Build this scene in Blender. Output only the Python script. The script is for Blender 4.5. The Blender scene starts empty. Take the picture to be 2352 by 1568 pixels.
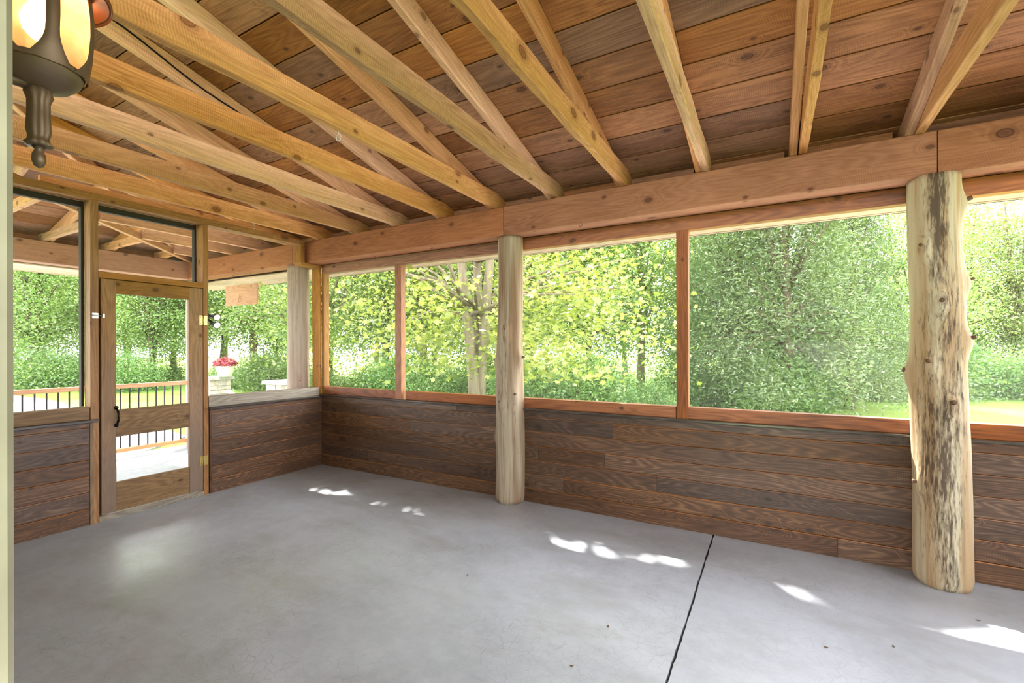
import bpy, math, random
import numpy as np
from mathutils import Vector, Matrix, noise

# ------------------------------------------------------------------ camera, sky, sun, exposure
SC = bpy.context.scene
COL = SC.collection
F_PX, CY, YAW, ROLL = 1063.3, 799.4, math.radians(29.364), math.radians(0.147)
CAM = Vector((4.92, -3.883, 1.45))
cam_d = bpy.data.cameras.new('camera'); cam = bpy.data.objects.new('camera', cam_d); COL.objects.link(cam)
cam_d.sensor_width = 36.0; cam_d.lens = F_PX / 2352 * 36; cam_d.shift_y = (CY - 784) / 2352
cam_d.clip_start = 0.02; cam_d.clip_end = 400
FW = Vector((-math.sin(YAW), math.cos(YAW), 0)); RT0 = Vector((math.cos(YAW), math.sin(YAW), 0)); DN0 = FW.cross(RT0)
RT = RT0 * math.cos(ROLL) + DN0 * math.sin(ROLL); DN = -RT0 * math.sin(ROLL) + DN0 * math.cos(ROLL)
cam.matrix_world = Matrix((RT, -DN, -FW)).transposed().to_4x4(); cam.location = CAM
SC.camera = cam

w = bpy.data.worlds.new('sky'); SC.world = w; w.use_nodes = True
bg = w.node_tree.nodes['Background']; bg.inputs[0].default_value = (0.93, 0.955, 1.0, 1); bg.inputs[1].default_value = 3.2
SUN = Vector((-0.65, 0.76, 1.33)).normalized()
sd = bpy.data.lights.new('sun', 'SUN'); sd.energy = 9.0; sd.angle = math.radians(0.53); sd.color = (1.0, 0.95, 0.86)
so = bpy.data.objects.new('sun', sd); COL.objects.link(so); so.rotation_euler = SUN.to_track_quat('Z', 'Y').to_euler(); so.location = (0, 0, 30)
SC.view_settings.view_transform = 'Standard'; SC.view_settings.look = 'None'
SC.view_settings.exposure = 1.75; SC.view_settings.gamma = 1.0; SC.view_settings.use_curve_mapping = False
try:
    SC.cycles.use_denoising = True; SC.cycles.max_bounces = 7; SC.cycles.diffuse_bounces = 4
    SC.cycles.transparent_max_bounces = 8; SC.cycles.sample_clamp_indirect = 6
except Exception: pass

rnd = random.Random(7)
def ray(px, py): return FW + RT * ((px - 1176) / F_PX) + DN * ((py - CY) / F_PX)
def at_depth(px, d, z=None):
    v = ray(px, CY); p = CAM + v * d
    return Vector((p.x, p.y, z if z is not None else p.z))
def at_ground(px, py, z):
    v = ray(px, py); return CAM + v * ((z - CAM.z) / v.z)

# ------------------------------------------------------------------ object helpers
WM = {}
def link(o, parent=None, M=None):
    COL.objects.link(o)
    M = M if M is not None else Matrix()
    if parent is not None:
        o.parent = parent; o.matrix_basis = WM[parent.name].inverted() @ M
    else:
        o.matrix_basis = M
    WM[o.name] = M.copy()
    return o
def tag(o, label=None, cat=None, group=None, kind=None):
    if label: o['label'] = label
    if cat: o['category'] = cat
    if group: o['group'] = group
    if kind: o['kind'] = kind
    return o
def empty(name, loc, label=None, cat=None, group=None, kind=None):
    o = bpy.data.objects.new(name, None); o.empty_display_size = 0.1
    link(o, None, Matrix.Translation(loc)); return tag(o, label, cat, group, kind)
def mesh_obj(name, vs, fs, mat, parent=None, M=None, smooth=False):
    me = bpy.data.meshes.new(name); me.from_pydata([tuple(v) for v in vs], [], fs); me.validate(); me.update()
    if mat: me.materials.append(mat)
    if smooth: me.polygons.foreach_set('use_smooth', [True] * len(me.polygons))
    return link(bpy.data.objects.new(name, me), parent, M)
def copy_tree(o, M, label=None):
    c = o.copy(); link(c, None, M)
    if label: c['label'] = label
    for ch in [x for x in bpy.data.objects if x.parent == o]:
        d = ch.copy(); link(d, c, M @ WM[o.name].inverted() @ WM[ch.name])
    return c
def frame(p0, p1, up=(0, 0, 1)):
    p0, p1, up = Vector(p0), Vector(p1), Vector(up)
    x = (p1 - p0).normalized(); z = (up - x * up.dot(x)).normalized(); y = z.cross(x)
    M = Matrix((x, y, z)).transposed().to_4x4(); M.translation = p0
    return M, (p1 - p0).length
def lumber(name, p0, p1, w, h, mat, parent=None, up=(0, 0, 1), ch=0.004, n=1, rough=0.0, wane=0.0, seed=None, edge=None):
    """a sawn timber: chamfered section w x h, long axis local x, slightly uneven when rough > 0"""
    M, L = frame(p0, p1, up)
    a, b, c = w / 2, h / 2, min(ch, w / 3, h / 3)
    sec = [(-a + c, -b), (a - c, -b), (a, -b + c), (a, b - c), (a - c, b), (-a + c, b), (-a, b - c), (-a, -b + c)]
    sd_ = rnd.random() * 100 if seed is None else seed
    vs, fs = [], []
    for i in range(n + 1):
        x = L * i / n
        dy = noise.noise((x * 0.5, sd_, 0)) * rough * 2.0; dz = noise.noise((x * 0.45, sd_, 7)) * rough * 2.0
        for j, (y, z) in enumerate(sec):
            q = rough * 0.7 * noise.noise((x * 2.2, sd_ + j * 3.1, 3))
            e = 0.0
            if wane and j in (0, 1, 2, 7):
                e = wane * max(0, noise.noise((x * 1.9, sd_ + (j // 2) * 9, 11)) + 0.12)
            sy = -1 if y > 0 else 1; sz = -1 if z > 0 else 1
            vs.append((x, y + dy + q + sy * e * 0.6, z + dz + q * 0.6 + sz * e))
    for i in range(n):
        for j in range(8):
            k = (j + 1) % 8; fs.append((i * 8 + j, i * 8 + k, (i + 1) * 8 + k, (i + 1) * 8 + j)[::-1])
    fs.append(tuple(range(8))); fs.append(tuple(n * 8 + j for j in range(7, -1, -1)))
    o = mesh_obj(name, vs, fs, mat, parent, M)
    if edge:        # arrises of another finish
        o.data.materials.append(edge)
        for i in range(n):
            for j in (1, 3, 5, 7): o.data.polygons[i * 8 + j].material_index = 1
    return o
def box(name, lo, hi, mat, parent=None, ch=0.003, axis=None, edge=None):
    """axis-aligned timber or slab between two corners; long axis becomes local x"""
    lo, hi = Vector(lo), Vector(hi); s = hi - lo; c = (lo + hi) / 2
    ax = axis if axis is not None else max(range(3), key=lambda i: s[i])
    p0, p1 = c.copy(), c.copy(); p0[ax] = lo[ax]; p1[ax] = hi[ax]
    if ax == 2: return lumber(name, p0, p1, s[1], s[0], mat, parent, up=(1, 0, 0), ch=ch, edge=edge)
    return lumber(name, p0, p1, s[1 - ax], s[2], mat, parent, ch=ch, edge=edge)
def tube_mesh(paths, seg=8):
    """paths: list of [(point, radius), ...]; one mesh of tapered tubes"""
    vs, fs = [], []
    for path in paths:
        base = len(vs); n = len(path)
        for i, (p, r) in enumerate(path):
            p = Vector(p); a = Vector(path[max(0, i - 1)][0]); b = Vector(path[min(n - 1, i + 1)][0])
            t = (b - a); t = t.normalized() if t.length > 1e-9 else Vector((0, 0, 1))
            u = t.cross(Vector((0.13, 0.21, 1)) if abs(t.z) < 0.95 else Vector((1, 0.1, 0))).normalized(); v = t.cross(u)
            for k in range(seg):
                an = 2 * math.pi * k / seg; vs.append(p + u * (r * math.cos(an)) + v * (r * math.sin(an)))
        for i in range(n - 1):
            for k in range(seg):
                k2 = (k + 1) % seg; fs.append((base + i * seg + k, base + i * seg + k2, base + (i + 1) * seg + k2, base + (i + 1) * seg + k))
        fs.append(tuple(base + k for k in range(seg - 1, -1, -1))); fs.append(tuple(base + (n - 1) * seg + k for k in range(seg)))
    return vs, fs
def tube(name, paths, mat, parent=None, M=None, seg=8):
    vs, fs = tube_mesh(paths, seg)
    if M is not None:
        inv = M.inverted(); vs = [inv @ v for v in vs]
    return mesh_obj(name, vs, fs, mat, parent, M, smooth=True)
def lathe(name, prof, mat, parent=None, M=None, seg=32, smooth=True, a0=0.0, lobes=None):
    """prof: [(r, z), ...] from bottom to top"""
    vs, fs = [], []; n = len(prof)
    for r, z in prof:
        for k in range(seg):
            an = a0 + 2 * math.pi * k / seg; rr = r * (lobes(an) if lobes else 1)
            vs.append((rr * math.cos(an), rr * math.sin(an), z))
    for i in range(n - 1):
        for k in range(seg):
            k2 = (k + 1) % seg; fs.append((i * seg + k, i * seg + k2, (i + 1) * seg + k2, (i + 1) * seg + k))
    if prof[0][0] > 1e-4: fs.append(tuple(range(seg - 1, -1, -1)))
    if prof[-1][0] > 1e-4: fs.append(tuple((n - 1) * seg + k for k in range(seg)))
    return mesh_obj(name, vs, fs, mat, parent, M, smooth=smooth)
T = Matrix.Translation

# ------------------------------------------------------------------ materials
def lin(r, g, b):
    f = lambda c: (c / 255 / 12.92) if c / 255 <= 0.04045 else ((c / 255 + 0.055) / 1.055) ** 2.4
    return (f(r), f(g), f(b), 1)
class NT:
    def __init__(s, name):
        s.m = bpy.data.materials.new(name); s.m.use_nodes = True; s.t = s.m.node_tree
        s.b = s.t.nodes['Principled BSDF']; s.out = s.t.nodes['Material Output']
    def n(s, typ, **kw):
        nd = s.t.nodes.new(typ)
        for k, v in kw.items(): setattr(nd, k, v)
        return nd
    def l(s, a, b): s.t.links.new(a, b)
    def val(s, sock, v):
        if isinstance(v, (int, float)): sock.default_value = v
        elif isinstance(v, (tuple, list, Vector)): sock.default_value = v
        else: s.l(v, sock)
    def math(s, op, a, b=0.0, c=0.0, clamp=False):
        nd = s.n('ShaderNodeMath', operation=op, use_clamp=clamp)
        s.val(nd.inputs[0], a); s.val(nd.inputs[1], b); s.val(nd.inputs[2], c); return nd.outputs[0]
    def vmath(s, op, a, b):
        nd = s.n('ShaderNodeVectorMath', operation=op); s.val(nd.inputs[0], a); s.val(nd.inputs[1], b); return nd.outputs[0]
    def mix(s, f, a, b, mode='MIX'):
        nd = s.n('ShaderNodeMix', data_type='RGBA', blend_type=mode)
        s.val(nd.inputs[0], f); s.val(nd.inputs[6], a); s.val(nd.inputs[7], b); return nd.outputs[2]
    def noise(s, vec, scale=1.0, detail=2.0, rough=0.5, dist=0.0):
        nd = s.n('ShaderNodeTexNoise'); s.val(nd.inputs['Vector'], vec); nd.inputs['Scale'].default_value = scale
        nd.inputs['Detail'].default_value = detail; nd.inputs['Roughness'].default_value = rough; nd.inputs['Distortion'].default_value = dist
        return nd.outputs['Fac']
    def ramp(s, f, stops):
        nd = s.n('ShaderNodeValToRGB'); s.val(nd.inputs[0], f); e = nd.color_ramp.elements
        while len(e) < len(stops): e.new(0.5)
        for q, (p, c) in zip(e, stops):
            q.position = p; q.color = c if isinstance(c, tuple) else (c, c, c, 1)
        return nd.outputs[0]
    def coords(s, rand=True):
        tc = s.n('ShaderNodeTexCoord'); v = tc.outputs['Object']; s.raw = v
        if rand:
            oi = s.n('ShaderNodeObjectInfo'); sv = s.n('ShaderNodeVectorMath', operation='SCALE')
            sv.inputs[0].default_value = (37.3, 19.1, 11.7); s.l(oi.outputs['Random'], sv.inputs['Scale'])
            v = s.vmath('ADD', v, sv.outputs[0]); s.rand = oi.outputs['Random']
        return v
    def bump(s, h, strength=0.3, dist=0.01):
        nd = s.n('ShaderNodeBump'); nd.inputs['Strength'].default_value = strength; nd.inputs['Distance'].default_value = dist
        s.val(nd.inputs['Height'], h); s.l(nd.outputs[0], s.b.inputs['Normal'])
def plain(name, col, rough=0.6, metal=0.0, emit=None, es=0.0, spec=0.5):
    k = NT(name); k.b.inputs['Base Color'].default_value = col; k.b.inputs['Roughness'].default_value = rough
    k.b.inputs['Metallic'].default_value = metal; k.b.inputs['Specular IOR Level'].default_value = spec
    if emit: k.b.inputs['Emission Color'].default_value = emit; k.b.inputs['Emission Strength'].default_value = es
    return k.m
def wood(name, dark, mid, light, knot, rough=0.7, saw=0.25, knots=0.9, ring=60.0, ringamt=0.5, vary=0.35, stain=0.3, stain_col=None, spec=0.3, fine=0.5, bump=0.25, fade=None):
    k = NT(name); P = k.coords()
    low = k.noise(k.vmath('MULTIPLY', P, (0.8, 7.0, 7.0)), 1.0, 1.5, 0.45)
    # knots
    vo = k.n('ShaderNodeTexVoronoi', voronoi_dimensions='2D'); vo.inputs['Randomness'].default_value = 1.0
    kp = k.n('ShaderNodeSeparateXYZ'); k.l(P, kp.inputs[0]); kc = k.n('ShaderNodeCombineXYZ')
    k.l(k.math('MULTIPLY', kp.outputs[0], 3.0), kc.inputs[0]); k.l(k.math('MULTIPLY', k.math('ADD', kp.outputs[1], kp.outputs[2]), 4.6), kc.inputs[1])
    k.l(kc.outputs[0], vo.inputs['Vector']); vo.inputs['Scale'].default_value = 1.0
    sep = k.n('ShaderNodeSeparateColor'); k.l(vo.outputs['Color'], sep.inputs[0])
    on = k.math('GREATER_THAN', sep.outputs[0], 1 - 0.38 * knots)
    d = k.math('MULTIPLY', vo.outputs['Distance'], k.math('MULTIPLY_ADD', sep.outputs[1], 1.6, 0.65))
    swirl = k.math('MULTIPLY', k.math('POWER', k.math('SUBTRACT', 0.4, d, clamp=True), 2.0), k.math('MULTIPLY', on, 2.2))
    g = k.math('ADD', low, swirl)
    lines = k.math('SINE', k.math('MULTIPLY', g, ring))
    lines = k.math('MULTIPLY_ADD', lines, 0.5, 0.5)
    finen = k.noise(k.vmath('MULTIPLY', P, (4.0, 110.0, 110.0)), 1.0, 3.0, 0.7)
    f = k.math('ADD', k.math('MULTIPLY', lines, ringamt), k.math('MULTIPLY', finen, fine))
    f = k.math('ADD', f, k.math('MULTIPLY', k.math('SUBTRACT', k.noise(k.vmath('MULTIPLY', P, (0.6, 2.0, 2.0)), 1.0, 2.0), 0.5), 0.5))
    col = k.ramp(f, [(0.1, dark), (0.45, mid), (0.85, light)])
    # saw marks across the length
    sx = k.n('ShaderNodeSeparateXYZ'); k.l(P, sx.inputs[0])
    arc = k.math('MULTIPLY', k.noise(k.vmath('MULTIPLY', P, (1.2, 7.0, 7.0)), 1.0, 1.0), 0.09)
    sw = k.math('SINE', k.math('MULTIPLY', k.math('ADD', sx.outputs[0], arc), 520.0))
    msk = k.ramp(k.noise(k.vmath('MULTIPLY', P, (0.8, 4.0, 4.0)), 1.3, 1.0), [(0.42, 0.0), (0.62, 1.0)])
    swm = k.math('MULTIPLY', k.math('MULTIPLY_ADD', sw, 0.5, 0.5), k.math('MULTIPLY', msk, saw))
    col = k.mix(swm, col, dark)
    # weather stains
    st = k.ramp(k.noise(k.vmath('MULTIPLY', P, (1.0, 4.0, 4.0)), 1.0, 4.0, 0.65), [(0.55, 0.0), (0.8, 1.0)])
    col = k.mix(k.math('MULTIPLY', st, stain), col, stain_col or dark)
    if fade:        # weathered towards one end of the board
        rx = k.n('ShaderNodeSeparateXYZ'); k.l(k.raw, rx.inputs[0])
        ff = k.ramp(k.math('ADD', k.math('DIVIDE', rx.outputs[0], fade[0]), k.math('MULTIPLY', k.math('SUBTRACT', k.noise(k.vmath('MULTIPLY', P, (1.5, 6.0, 6.0)), 1.0, 3.0), 0.5), 0.5)), [(fade[1], 0.75), (fade[2], 0.0)])
        col = k.mix(ff, col, fade[3])
    # knots drawn last
    kn = k.ramp(d, [(0.0, 0.85), (0.055, 0.7), (0.07, 1.0), (0.085, 0.4), (0.17, 0.0)])
    col = k.mix(k.math('MULTIPLY', k.math('MULTIPLY', kn, on), 0.9), col, knot)
    # each timber a little different
    hs = k.n('ShaderNodeHueSaturation'); k.l(col, hs.inputs['Color'])
    k.l(k.math('MULTIPLY_ADD', k.rand, vary, 1 - vary * 0.5), hs.inputs['Value'])
    k.l(k.math('MULTIPLY_ADD', k.math('FRACT', k.math('MULTIPLY', k.rand, 7.3)), 0.3, 0.85), hs.inputs['Saturation'])
    k.l(hs.outputs[0], k.b.inputs['Base Color'])
    k.b.inputs['Roughness'].default_value = rough; k.b.inputs['Specular IOR Level'].default_value = spec
    k.bump(k.math('ADD', k.math('MULTIPLY', f, 0.5), k.math('MULTIPLY', swm, 0.8)), bump, 0.006)
    return k.m
W = {}
W['truss'] = wood('rough_sawn_pine', lin(160, 108, 66), lin(216, 164, 114), lin(236, 198, 152), lin(96, 50, 26), rough=0.75, saw=0.38, ring=103, ringamt=0.1, knots=1.1, stain=0.25, stain_col=lin(150, 108, 66), fine=0.6)
W['deck'] = wood('roof_sheathing_boards', lin(98, 62, 38), lin(162, 112, 74), lin(204, 154, 102), lin(56, 32, 18), rough=0.75, saw=0.38, ring=92, ringamt=0.12, knots=1.0, vary=0.55, stain=0.8, stain_col=lin(84, 62, 48), fine=0.62)
W['beam'] = wood('red_brown_beam_timber', lin(126, 78, 52), lin(170, 116, 84), lin(194, 142, 108), lin(70, 34, 18), rough=0.7, saw=0.4, ring=103, ringamt=0.1, knots=1.2, vary=0.2, stain=0.3, fine=0.6)
W['panel'] = wood('dark_stained_boards', lin(50, 33, 23), lin(98, 71, 52), lin(170, 130, 94), lin(46, 29, 20), rough=0.45, saw=0.25, ring=161, ringamt=0.2, knots=1.0, vary=0.4, stain=0.5, stain_col=lin(58, 42, 32), spec=0.5, fine=0.6)
W['paneledge'] = wood('bare_board_arris', lin(110, 74, 48), lin(168, 118, 80), lin(190, 140, 100), lin(70, 44, 28), rough=0.6, saw=0.0, ring=90, ringamt=0.2, knots=0.3, vary=0.2, stain=0.3)
W['frame'] = wood('amber_framing_lumber', lin(116, 76, 40), lin(166, 120, 70), lin(192, 146, 92), lin(70, 36, 16), rough=0.6, saw=0.25, ring=92, ringamt=0.12, knots=0.7, vary=0.2, fine=0.6)
W['rail'] = wood('red_brown_rail_lumber', lin(96, 50, 27), lin(160, 97, 54), lin(196, 130, 80), lin(40, 20, 12), rough=0.5, saw=0.1, ring=103, ringamt=0.16, knots=0.8, vary=0.25, stain=0.6, stain_col=lin(50, 30, 22), spec=0.5, fine=0.6)
W['door'] = wood('weathered_door_boards', lin(84, 66, 50), lin(138, 112, 84), lin(168, 142, 108), lin(62, 42, 28), rough=0.65, saw=0.12, ring=114, ringamt=0.14, knots=0.6, vary=0.2, stain=0.35, fine=0.6)
W['doortop'] = wood('amber_door_boards', lin(110, 78, 42), lin(160, 118, 66), lin(186, 146, 88), lin(62, 40, 24), rough=0.6, saw=0.1, ring=114, ringamt=0.12, knots=0.6, vary=0.15, fine=0.6)
W['stile'] = wood('amber_stile_greyed_low_down', lin(112, 80, 48), lin(164, 122, 74), lin(190, 150, 96), lin(62, 40, 24), rough=0.6, saw=0.1, ring=115, ringamt=0.14, knots=0.6, vary=0.1, fade=(2.0, 0.25, 0.7, lin(116, 102, 92)), fine=0.6)
W['grey'] = wood('grey_weathered_trim', lin(104, 94, 82), lin(160, 150, 134), lin(190, 182, 166), lin(84, 66, 50), rough=0.75, saw=0.2, ring=103, ringamt=0.18, knots=0.6, vary=0.15)
W['stool'] = wood('dark_grey_stool_board', lin(50, 44, 40), lin(84, 76, 70), lin(110, 100, 92), lin(44, 34, 28), rough=0.22, saw=0.05, ring=103, ringamt=0.18, knots=0.3, vary=0.1, spec=0.9)
W['soffit'] = wood('pale_pink_soffit_boards', lin(166, 136, 116), lin(206, 178, 156), lin(222, 200, 182), lin(120, 78, 54), rough=0.7, saw=0.25, ring=92, ringamt=0.15, knots=0.5, vary=0.15)
W['cedar'] = wood('pink_cedar_rail', lin(176, 124, 90), lin(206, 158, 120), lin(222, 180, 146), lin(130, 84, 56), rough=0.6, saw=0.05, ring=92, ringamt=0.15, knots=0.3, vary=0.1)
W['sign'] = wood('tan_sign_board', lin(170, 122, 86), lin(196, 150, 112), lin(210, 168, 130), lin(140, 92, 60), rough=0.6, saw=0.05, ring=114, ringamt=0.21, knots=0.3, vary=0.0)

def log_mat(name, pale, tan, dark, blot_amt=0.5, streak=None):
    k = NT(name); P = k.coords()
    st = k.noise(k.vmath('MULTIPLY', P, (34.0, 34.0, 1.3)), 1.0, 4.0, 0.6)
    col = k.ramp(st, [(0.28, tan), (0.5, pale), (0.8, pale)])
    warm = k.ramp(k.noise(k.vmath('MULTIPLY', P, (10.0, 10.0, 0.7)), 1.0, 2.0), [(0.4, 0.0), (0.62, 1.0)])
    col = k.mix(k.math('MULTIPLY', warm, 0.75), col, tan)
    mott = k.noise(k.vmath('MULTIPLY', P, (70.0, 70.0, 9.0)), 1.0, 3.0, 0.7)
    area = k.noise(k.vmath('MULTIPLY', P, (7.0, 7.0, 0.9)), 1.0, 1.0)
    g = k.math('ADD', k.math('MULTIPLY', mott, 0.6), k.math('MULTIPLY', area, 0.45))
    if streak:      # a band of dark fungus-marked wood up one side
        sx = k.n('ShaderNodeSeparateXYZ'); k.l(k.raw, sx.inputs[0])
        band = k.math('SUBTRACT', 1.0, k.math('DIVIDE', k.math('ABSOLUTE', k.math('SUBTRACT', sx.outputs[0], k.math('MULTIPLY_ADD', sx.outputs[2], streak[1], streak[0]))), 0.11), clamp=True)
        g = k.math('ADD', g, k.math('MULTIPLY', band, 0.15))
    blot = k.ramp(g, [(0.60, 0.0), (0.74, blot_amt)])
    col = k.mix(blot, col, dark)
    k.l(col, k.b.inputs['Base Color']); k.b.inputs['Roughness'].default_value = 0.65; k.b.inputs['Specular IOR Level'].default_value = 0.3
    k.bump(k.math('ADD', st, k.math('MULTIPLY', mott, 0.4)), 0.3, 0.01)
    return k.m
W['log'] = log_mat('peeled_grey_log', lin(172, 158, 136), lin(128, 96, 68), lin(70, 50, 38), 0.65)
W['logdark'] = log_mat('mottled_peeled_log', lin(192, 180, 152), lin(166, 132, 92), lin(60, 42, 30), 0.88, (-0.005, -0.02))
W['logpink'] = log_mat('pinkish_grey_log', lin(178, 160, 146), lin(146, 118, 100), lin(92, 76, 66), 0.5)
W['stub'] = plain('branch_stub_wood', lin(96, 70, 48), 0.7)

def concrete_mat(name, base, dark, warm):
    k = NT(name); P = k.coords(False)
    col = k.ramp(k.noise(P, 1.1, 5.0, 0.6), [(0.3, dark), (0.6, base)])
    col = k.mix(k.ramp(k.noise(P, 9.0, 5.0, 0.7), [(0.35, 0.0), (0.75, 0.5)]), col, lin(186, 192, 204))
    st = k.ramp(k.noise(k.vmath('MULTIPLY', P, (1.0, 2.2, 1.0)), 1.4, 4.0, 0.65), [(0.5, 0.0), (0.75, 0.6)])
    col = k.mix(st, col, warm)
    wv = k.n('ShaderNodeTexNoise'); k.l(P, wv.inputs['Vector']); wv.inputs['Scale'].default_value = 3.0
    pv = k.vmath('ADD', P, k.vmath('MULTIPLY', wv.outputs['Color'], (0.16, 0.16, 0.0)))
    vo = k.n('ShaderNodeTexVoronoi', feature='DISTANCE_TO_EDGE'); k.l(pv, vo.inputs['Vector']); vo.inputs['Scale'].default_value = 17.0
    cr = k.ramp(vo.outputs['Distance'], [(0.0, 1.0), (0.035, 0.0)])
    cr = k.math('MULTIPLY', cr, k.ramp(k.noise(P, 1.3, 3.0), [(0.42, 0.03), (0.7, 0.36)]))
    col = k.mix(cr, col, lin(96, 92, 88))
    k.l(col, k.b.inputs['Base Color'])
    rr = k.ramp(k.noise(P, 2.0, 4.0, 0.6), [(0.3, 0.28), (0.7, 0.44)]); k.l(rr, k.b.inputs['Roughness'])
    k.bump(k.math('ADD', k.noise(P, 60.0, 3.0), k.math('MULTIPLY', cr, -0.6)), 0.06, 0.01)
    return k.m
W['concrete'] = concrete_mat('smooth_grey_concrete', lin(168, 174, 186), lin(146, 151, 160), lin(142, 141, 140))
W['deckconc'] = concrete_mat('pale_porch_concrete', lin(200, 202, 206), lin(184, 186, 192), lin(180, 176, 172))
W['porchconc'] = concrete_mat('grey_porch_concrete', lin(150, 154, 164), lin(136, 140, 150), lin(132, 132, 134))
W['joint'] = plain('dark_joint_filler', lin(40, 36, 34), 0.9)

def paint_mat(name, a_, b_):
    k = NT(name); P = k.coords()
    c = k.ramp(k.noise(k.vmath('MULTIPLY', P, (6, 6, 6)), 1.0, 4.0, 0.6), [(0.3, a_), (0.7, b_)])
    pe = k.ramp(k.noise(k.vmath('MULTIPLY', P, (1.0, 40.0, 40.0)), 1.0, 4.0, 0.7), [(0.56, 0.0), (0.68, 0.8)])
    c = k.mix(pe, c, lin(104, 84, 52)); k.l(c, k.b.inputs['Base Color']); k.b.inputs['Roughness'].default_value = 0.6
    return k.m
W['paint'] = paint_mat('weathered_cream_paint', lin(160, 162, 144), lin(184, 186, 168))
W['casing'] = paint_mat('weathered_sage_cream_casing', lin(118, 112, 92), lin(144, 138, 116))
W['black'] = plain('black_iron', lin(22, 22, 24), 0.4, 0.6)
W['brass'] = plain('brass_plate', lin(206, 182, 110), 0.35, 0.9)
W['chrome'] = plain('bright_steel', lin(206, 206, 204), 0.25, 1.0)
W['steel'] = plain('dark_wire', lin(80, 76, 72), 0.4, 0.8)
W['baluster'] = plain('dark_bronze_baluster', lin(44, 36, 44), 0.45, 0.3)
W['bronze'] = plain('aged_bronze', lin(108, 88, 70), 0.42, 0.5)
W['copperrim'] = plain('copper_rim', lin(150, 88, 54), 0.35, 0.6)
W['bulb'] = plain('lit_bulb', (1, 0.9, 0.7, 1), 0.4, 0, (1.0, 0.82, 0.55, 1), 5.0)
W['white'] = plain('white_plastic', lin(226, 226, 220), 0.5)
W['sheath'] = plain('plain_sheathing', lin(70, 56, 44), 0.9)
W['roofing'] = plain('dark_roofing', lin(60, 56, 54), 0.9)

def amber_glass():
    k = NT('amber_seeded_glass'); tr = k.n('ShaderNodeBsdfTranslucent'); gl = k.n('ShaderNodeBsdfGlossy'); tp = k.n('ShaderNodeBsdfTransparent')
    P = k.coords(False); c = k.ramp(k.noise(P, 30.0, 3.0), [(0.3, lin(238, 206, 140)), (0.7, lin(250, 228, 180))])
    k.l(c, tr.inputs[0]); k.l(c, tp.inputs[0]); gl.inputs['Roughness'].default_value = 0.15
    m1 = k.n('ShaderNodeMixShader'); m1.inputs[0].default_value = 0.45; k.l(tr.outputs[0], m1.inputs[1]); k.l(tp.outputs[0], m1.inputs[2])
    m2 = k.n('ShaderNodeMixShader'); m2.inputs[0].default_value = 0.06; k.l(m1.outputs[0], m2.inputs[1]); k.l(gl.outputs[0], m2.inputs[2])
    k.l(m2.outputs[0], k.out.inputs[0]); return k.m
W['amber'] = amber_glass()
def screen_mat():
    k = NT('fine_insect_screen'); df = k.n('ShaderNodeBsdfDiffuse'); tr = k.n('ShaderNodeBsdfTranslucent'); tp = k.n('ShaderNodeBsdfTransparent')
    P = k.coords(); sp = k.ramp(k.noise(P, 90.0, 2.0), [(0.70, 0.0), (0.74, 1.0)])
    dust = k.ramp(k.noise(P, 1.6, 3.0), [(0.4, 0.035), (0.75, 0.07)])
    df.inputs[0].default_value = lin(150, 150, 148); tr.inputs[0].default_value = lin(190, 190, 186)
    m1 = k.n('ShaderNodeMixShader'); m1.inputs[0].default_value = 0.6; k.l(df.outputs[0], m1.inputs[1]); k.l(tr.outputs[0], m1.inputs[2])
    m2 = k.n('ShaderNodeMixShader'); k.l(k.math('ADD', dust, k.math('MULTIPLY', sp, 0.25)), m2.inputs[0]); k.l(tp.outputs[0], m2.inputs[1]); k.l(m1.outputs[0], m2.inputs[2])
    k.l(m2.outputs[0], k.out.inputs[0]); return k.m
W['screen'] = screen_mat()

def leaf_mat(name, c1, c2, c3, trans=0.5, glow=1.25):
    k = NT(name); at = k.n('ShaderNodeAttribute', attribute_name='tint')
    oi = k.n('ShaderNodeObjectInfo')
    c = k.ramp(at.outputs['Fac'], [(0.0, c1), (0.5, c2), (1.0, c3)])
    hs = k.n('ShaderNodeHueSaturation'); k.l(c, hs.inputs['Color']); k.l(k.math('MULTIPLY_ADD', oi.outputs['Random'], 0.5, 0.75), hs.inputs['Value'])
    k.l(k.math('MULTIPLY_ADD', oi.outputs['Random'], 0.03, 0.485), hs.inputs['Hue'])
    df = k.n('ShaderNodeBsdfDiffuse'); tr = k.n('ShaderNodeBsdfTranslucent'); gl = k.n('ShaderNodeBsdfGlossy'); gl.inputs['Roughness'].default_value = 0.45
    k.l(hs.outputs[0], df.inputs[0])
    tc = k.mix(1.0, hs.outputs[0], (glow, glow * 0.98, glow * 0.6, 1), 'MULTIPLY'); k.l(tc, tr.inputs[0])
    m1 = k.n('ShaderNodeMixShader'); m1.inputs[0].default_value = trans; k.l(df.outputs[0], m1.inputs[1]); k.l(tr.outputs[0], m1.inputs[2])
    m2 = k.n('ShaderNodeMixShader'); m2.inputs[0].default_value = 0.05; k.l(m1.outputs[0], m2.inputs[1]); k.l(gl.outputs[0], m2.inputs[2])
    k.l(m2.outputs[0], k.out.inputs[0]); return k.m
W['maple'] = leaf_mat('maple_leaves', lin(98, 122, 50), lin(148, 166, 84), lin(198, 204, 120))
W['broad'] = leaf_mat('broadleaf_leaves', lin(80, 108, 58), lin(120, 144, 82), lin(168, 182, 116))
W['cedarleaf'] = leaf_mat('cedar_sprays', lin(72, 100, 60), lin(108, 134, 86), lin(152, 172, 118), 0.4, 1.1)
W['shrub'] = leaf_mat('shrub_leaves', lin(76, 108, 58), lin(110, 140, 80), lin(156, 180, 110))
W['coleus'] = leaf_mat('red_coleus_leaves', lin(84, 26, 44), lin(160, 56, 86), lin(186, 108, 100), 0.3, 1.0)
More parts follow.
